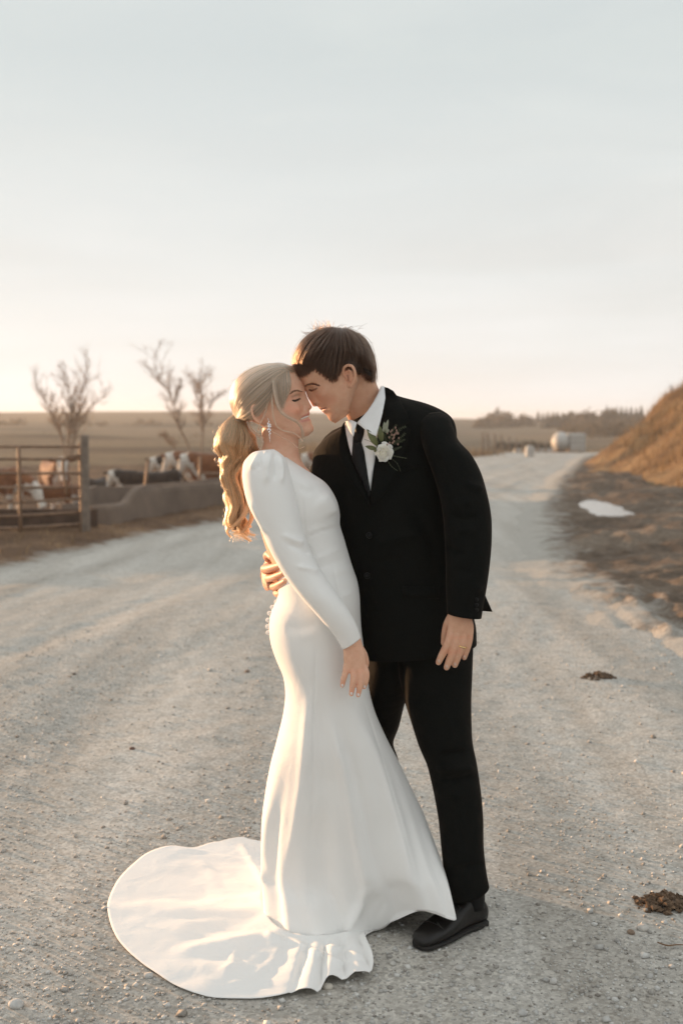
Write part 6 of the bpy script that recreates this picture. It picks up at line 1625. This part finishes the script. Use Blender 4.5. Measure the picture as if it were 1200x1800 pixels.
# ================================================================== BOUTONNIERE
bc = on_surf(jbvh, 674, 796, 3.2, .016)
bt = empty('boutonniere', bc, 'white rose boutonniere with ferns and buds pinned to the black lapel', 'boutonniere')
m_petal, t, b = material('rose_petal'); b.inputs['Base Color'].default_value = (.90, .86, .77, 1); b.inputs['Roughness'].default_value = .6; b.inputs['Subsurface Weight'].default_value = .3; b.inputs['Subsurface Radius'].default_value = (1, .7, .4); b.inputs['Subsurface Scale'].default_value = .008
m_leaf = simple('olive_leaf', (.115, .125, .045), .5, .35, 40, .0006)
m_fern = simple('fern_green', (.062, .075, .038), .7, .4, 60)
m_bud = simple('wax_bud', (.36, .22, .17), .5, .25, 60)
m_silver = simple('dusty_leaf', (.26, .27, .20), .7, .2, 60)
view = (CAMP - bc).normalized(); ex = Vector((1, 0, 0)); ex = (ex - view * ex.dot(view)).normalized(); ey = view.cross(ex)
def bl(x, y, z=0.0): return bc + ex * x + ey * y + view * z                # local metres: right, up, out
rose = obj('rose', mesh('rose', *ellipsoid(bl(0, 0, .012), (.012, .012, .012), 12, 8), m_petal), bt)
for i in range(22):
    lay = 0 if i < 7 else (1 if i < 13 else (2 if i < 18 else 3)); rad_ = (.0235, .0185, .0125, .0070)[lay] * random.uniform(.9, 1.12); hgt = (.017, .023, .027, .028)[lay] * random.uniform(.88, 1.1)
    a0 = i * 2.4 + random.uniform(-.3, .3); wid = (1.15, 1.25, 1.5, 2.0)[lay]; ox_, oy_ = random.gauss(0, .0012), random.gauss(0, .0012); r1_, r2_ = random.uniform(0, 6), random.uniform(3, 6); curl_ = random.uniform(.5, 1.5)
    V = []
    for r_ in range(8):
        for c_ in range(11):
            u_ = r_ / 7; v_ = c_ / 10 * 2 - 1; edge = 1 - .30 * v_ * v_ * u_ + .05 * u_ * math.sin(v_ * r2_ + r1_); a = a0 + v_ * wid * .62 * (.5 + .5 * math.sin(u_ * 2.2))
            rr = rad_ * (.22 + .78 * math.sin(min(1, u_ * 1.1) * math.pi / 2)) + (.0042, .0022, .0010, .0)[lay] * curl_ * max(0, u_ - .6) / .4 + .0012 * u_ * math.sin(v_ * r2_ + r1_)
            z = .004 + hgt * u_ * edge - (.0055, .002, .0, .0)[lay] * curl_ * (max(0, u_ - .65) / .35) ** 2
            V.append(tuple(bl(math.cos(a) * rr + ox_, math.sin(a) * rr + oy_, z)))
    o = obj('petal', mesh('petal', V, [tuple(f) for f in gridF(8, 11)], m_petal), rose); m_ = o.modifiers.new('s', 'SOLIDIFY'); m_.thickness = .0006
s606 = 1 / 620
def bl_px(px, py, z=0.0): return bl((px - 674) * s606, (796 - py) * s606, z)
def leaf(p0, p1, wid, z, mat, name='leaf', fold=.25):
    a = bl_px(*p0, z); b_ = bl_px(*p1, z * 1.2 + .006); d = b_ - a; s = d.cross(view).normalized(); V = []
    for r_ in range(9):
        u_ = r_ / 8; w_ = wid * math.sin(math.pi * u_ ** .85) ** .9; c_ = a + d * u_ + view * (.006 * math.sin(u_ * 3))
        for v_ in (-1, -.5, 0, .5, 1): V.append(tuple(c_ + s * (w_ * v_) + view * (abs(v_) * w_ * fold)))
    o = obj(name, mesh(name, V, [tuple(f) for f in gridF(9, 5)], mat), bt); m_ = o.modifiers.new('s', 'SOLIDIFY'); m_.thickness = .0007
leaf((664, 785), (644.5, 754), .0095, .008, m_leaf); leaf((663, 790), (641, 784), .0065, .010, m_leaf); leaf((671, 778), (667, 748), .0085, .006, m_leaf); leaf((664, 792), (656, 793), .004, .012, m_leaf)
for p1, w_ in (((675, 741), .0055), ((682, 737), .005), ((680, 748), .006), ((684, 755), .0055), ((673, 751), .005)): leaf((676, 760), p1, w_, .010, m_silver, 'dusty_leaf')
def sprig(pl, n, ln, wid, z, mat, name='fern_sprig', ang_=.8):
    C = spline([tuple(bl_px(*p, z + .004 * i)) for i, p in enumerate(pl)], n + 2); parts = [tube([Vector(c) for c in C[::2]], [.0006] * len(C[::2]), 5, n)]
    for i in range(1, n + 1):
        d = Vector(C[i + 1] - C[i - 1]).normalized(); s = d.cross(view).normalized()
        for sg in (-1, 1):
            l_ = ln * (1 - .55 * i / n) * random.uniform(.8, 1.15); tip = Vector(C[i]) + (d * ang_ + s * sg * .8).normalized() * l_ + view * random.uniform(-.002, .004)
            parts.append(tube([Vector(C[i]), Vector(C[i]).lerp(tip, .55), tip], [wid * .4, wid, wid * .2], 4, 5))
    return obj(name, mesh(name, *join(parts), mat), bt)
sprig([(682, 782), (695, 762), (706, 752), (714, 749)], 11, .013, .0009, .006, m_fern); sprig([(684, 786), (698, 774), (708, 766), (713, 760)], 10, .011, .0009, .004, m_fern); sprig([(682, 775), (690, 758), (697, 745)], 10, .011, .0009, .005, m_fern); sprig([(676, 780), (677, 765), (676, 754)], 9, .010, .0009, .008, m_fern)
sprig([(686, 794), (698, 788), (706, 785)], 9, .009, .0008, .005, m_fern); sprig([(684, 800), (700, 803), (716, 806)], 10, .008, .0006, .004, m_fern, ang_=2.0); sprig([(680, 808), (688, 820), (699, 828)], 5, .006, .0005, .004, m_fern, ang_=2.0); sprig([(684, 806), (696, 812), (704, 829)], 5, .006, .0005, .003, m_fern, ang_=2.0); sprig([(668, 782), (660, 770), (650, 765)], 6, .007, .0007, .010, m_fern); sprig([(690, 778), (702, 776), (712, 772)], 9, .010, .0008, .004, m_fern)
for k in range(24):
    x, y = 690 + random.gauss(0, 6), 768 + random.gauss(0, 7); V, F = ellipsoid(bl_px(x, y, .012 + random.uniform(0, .006)), (.0024, .0024, .0036), 7, 5); obj('bud', mesh('bud', V, F, m_bud), bt)
for pl in ([(664, 780), (654, 770), (645, 764)], [(662, 783), (650, 776), (640, 772)], [(668, 778), (663, 765), (661, 750)]):
    obj('tendril', mesh('tendril', *tube([bl_px(*p, .010 + .003 * i) for i, p in enumerate(pl)], [.0005] * 3, 5, 10), m_fern), bt)
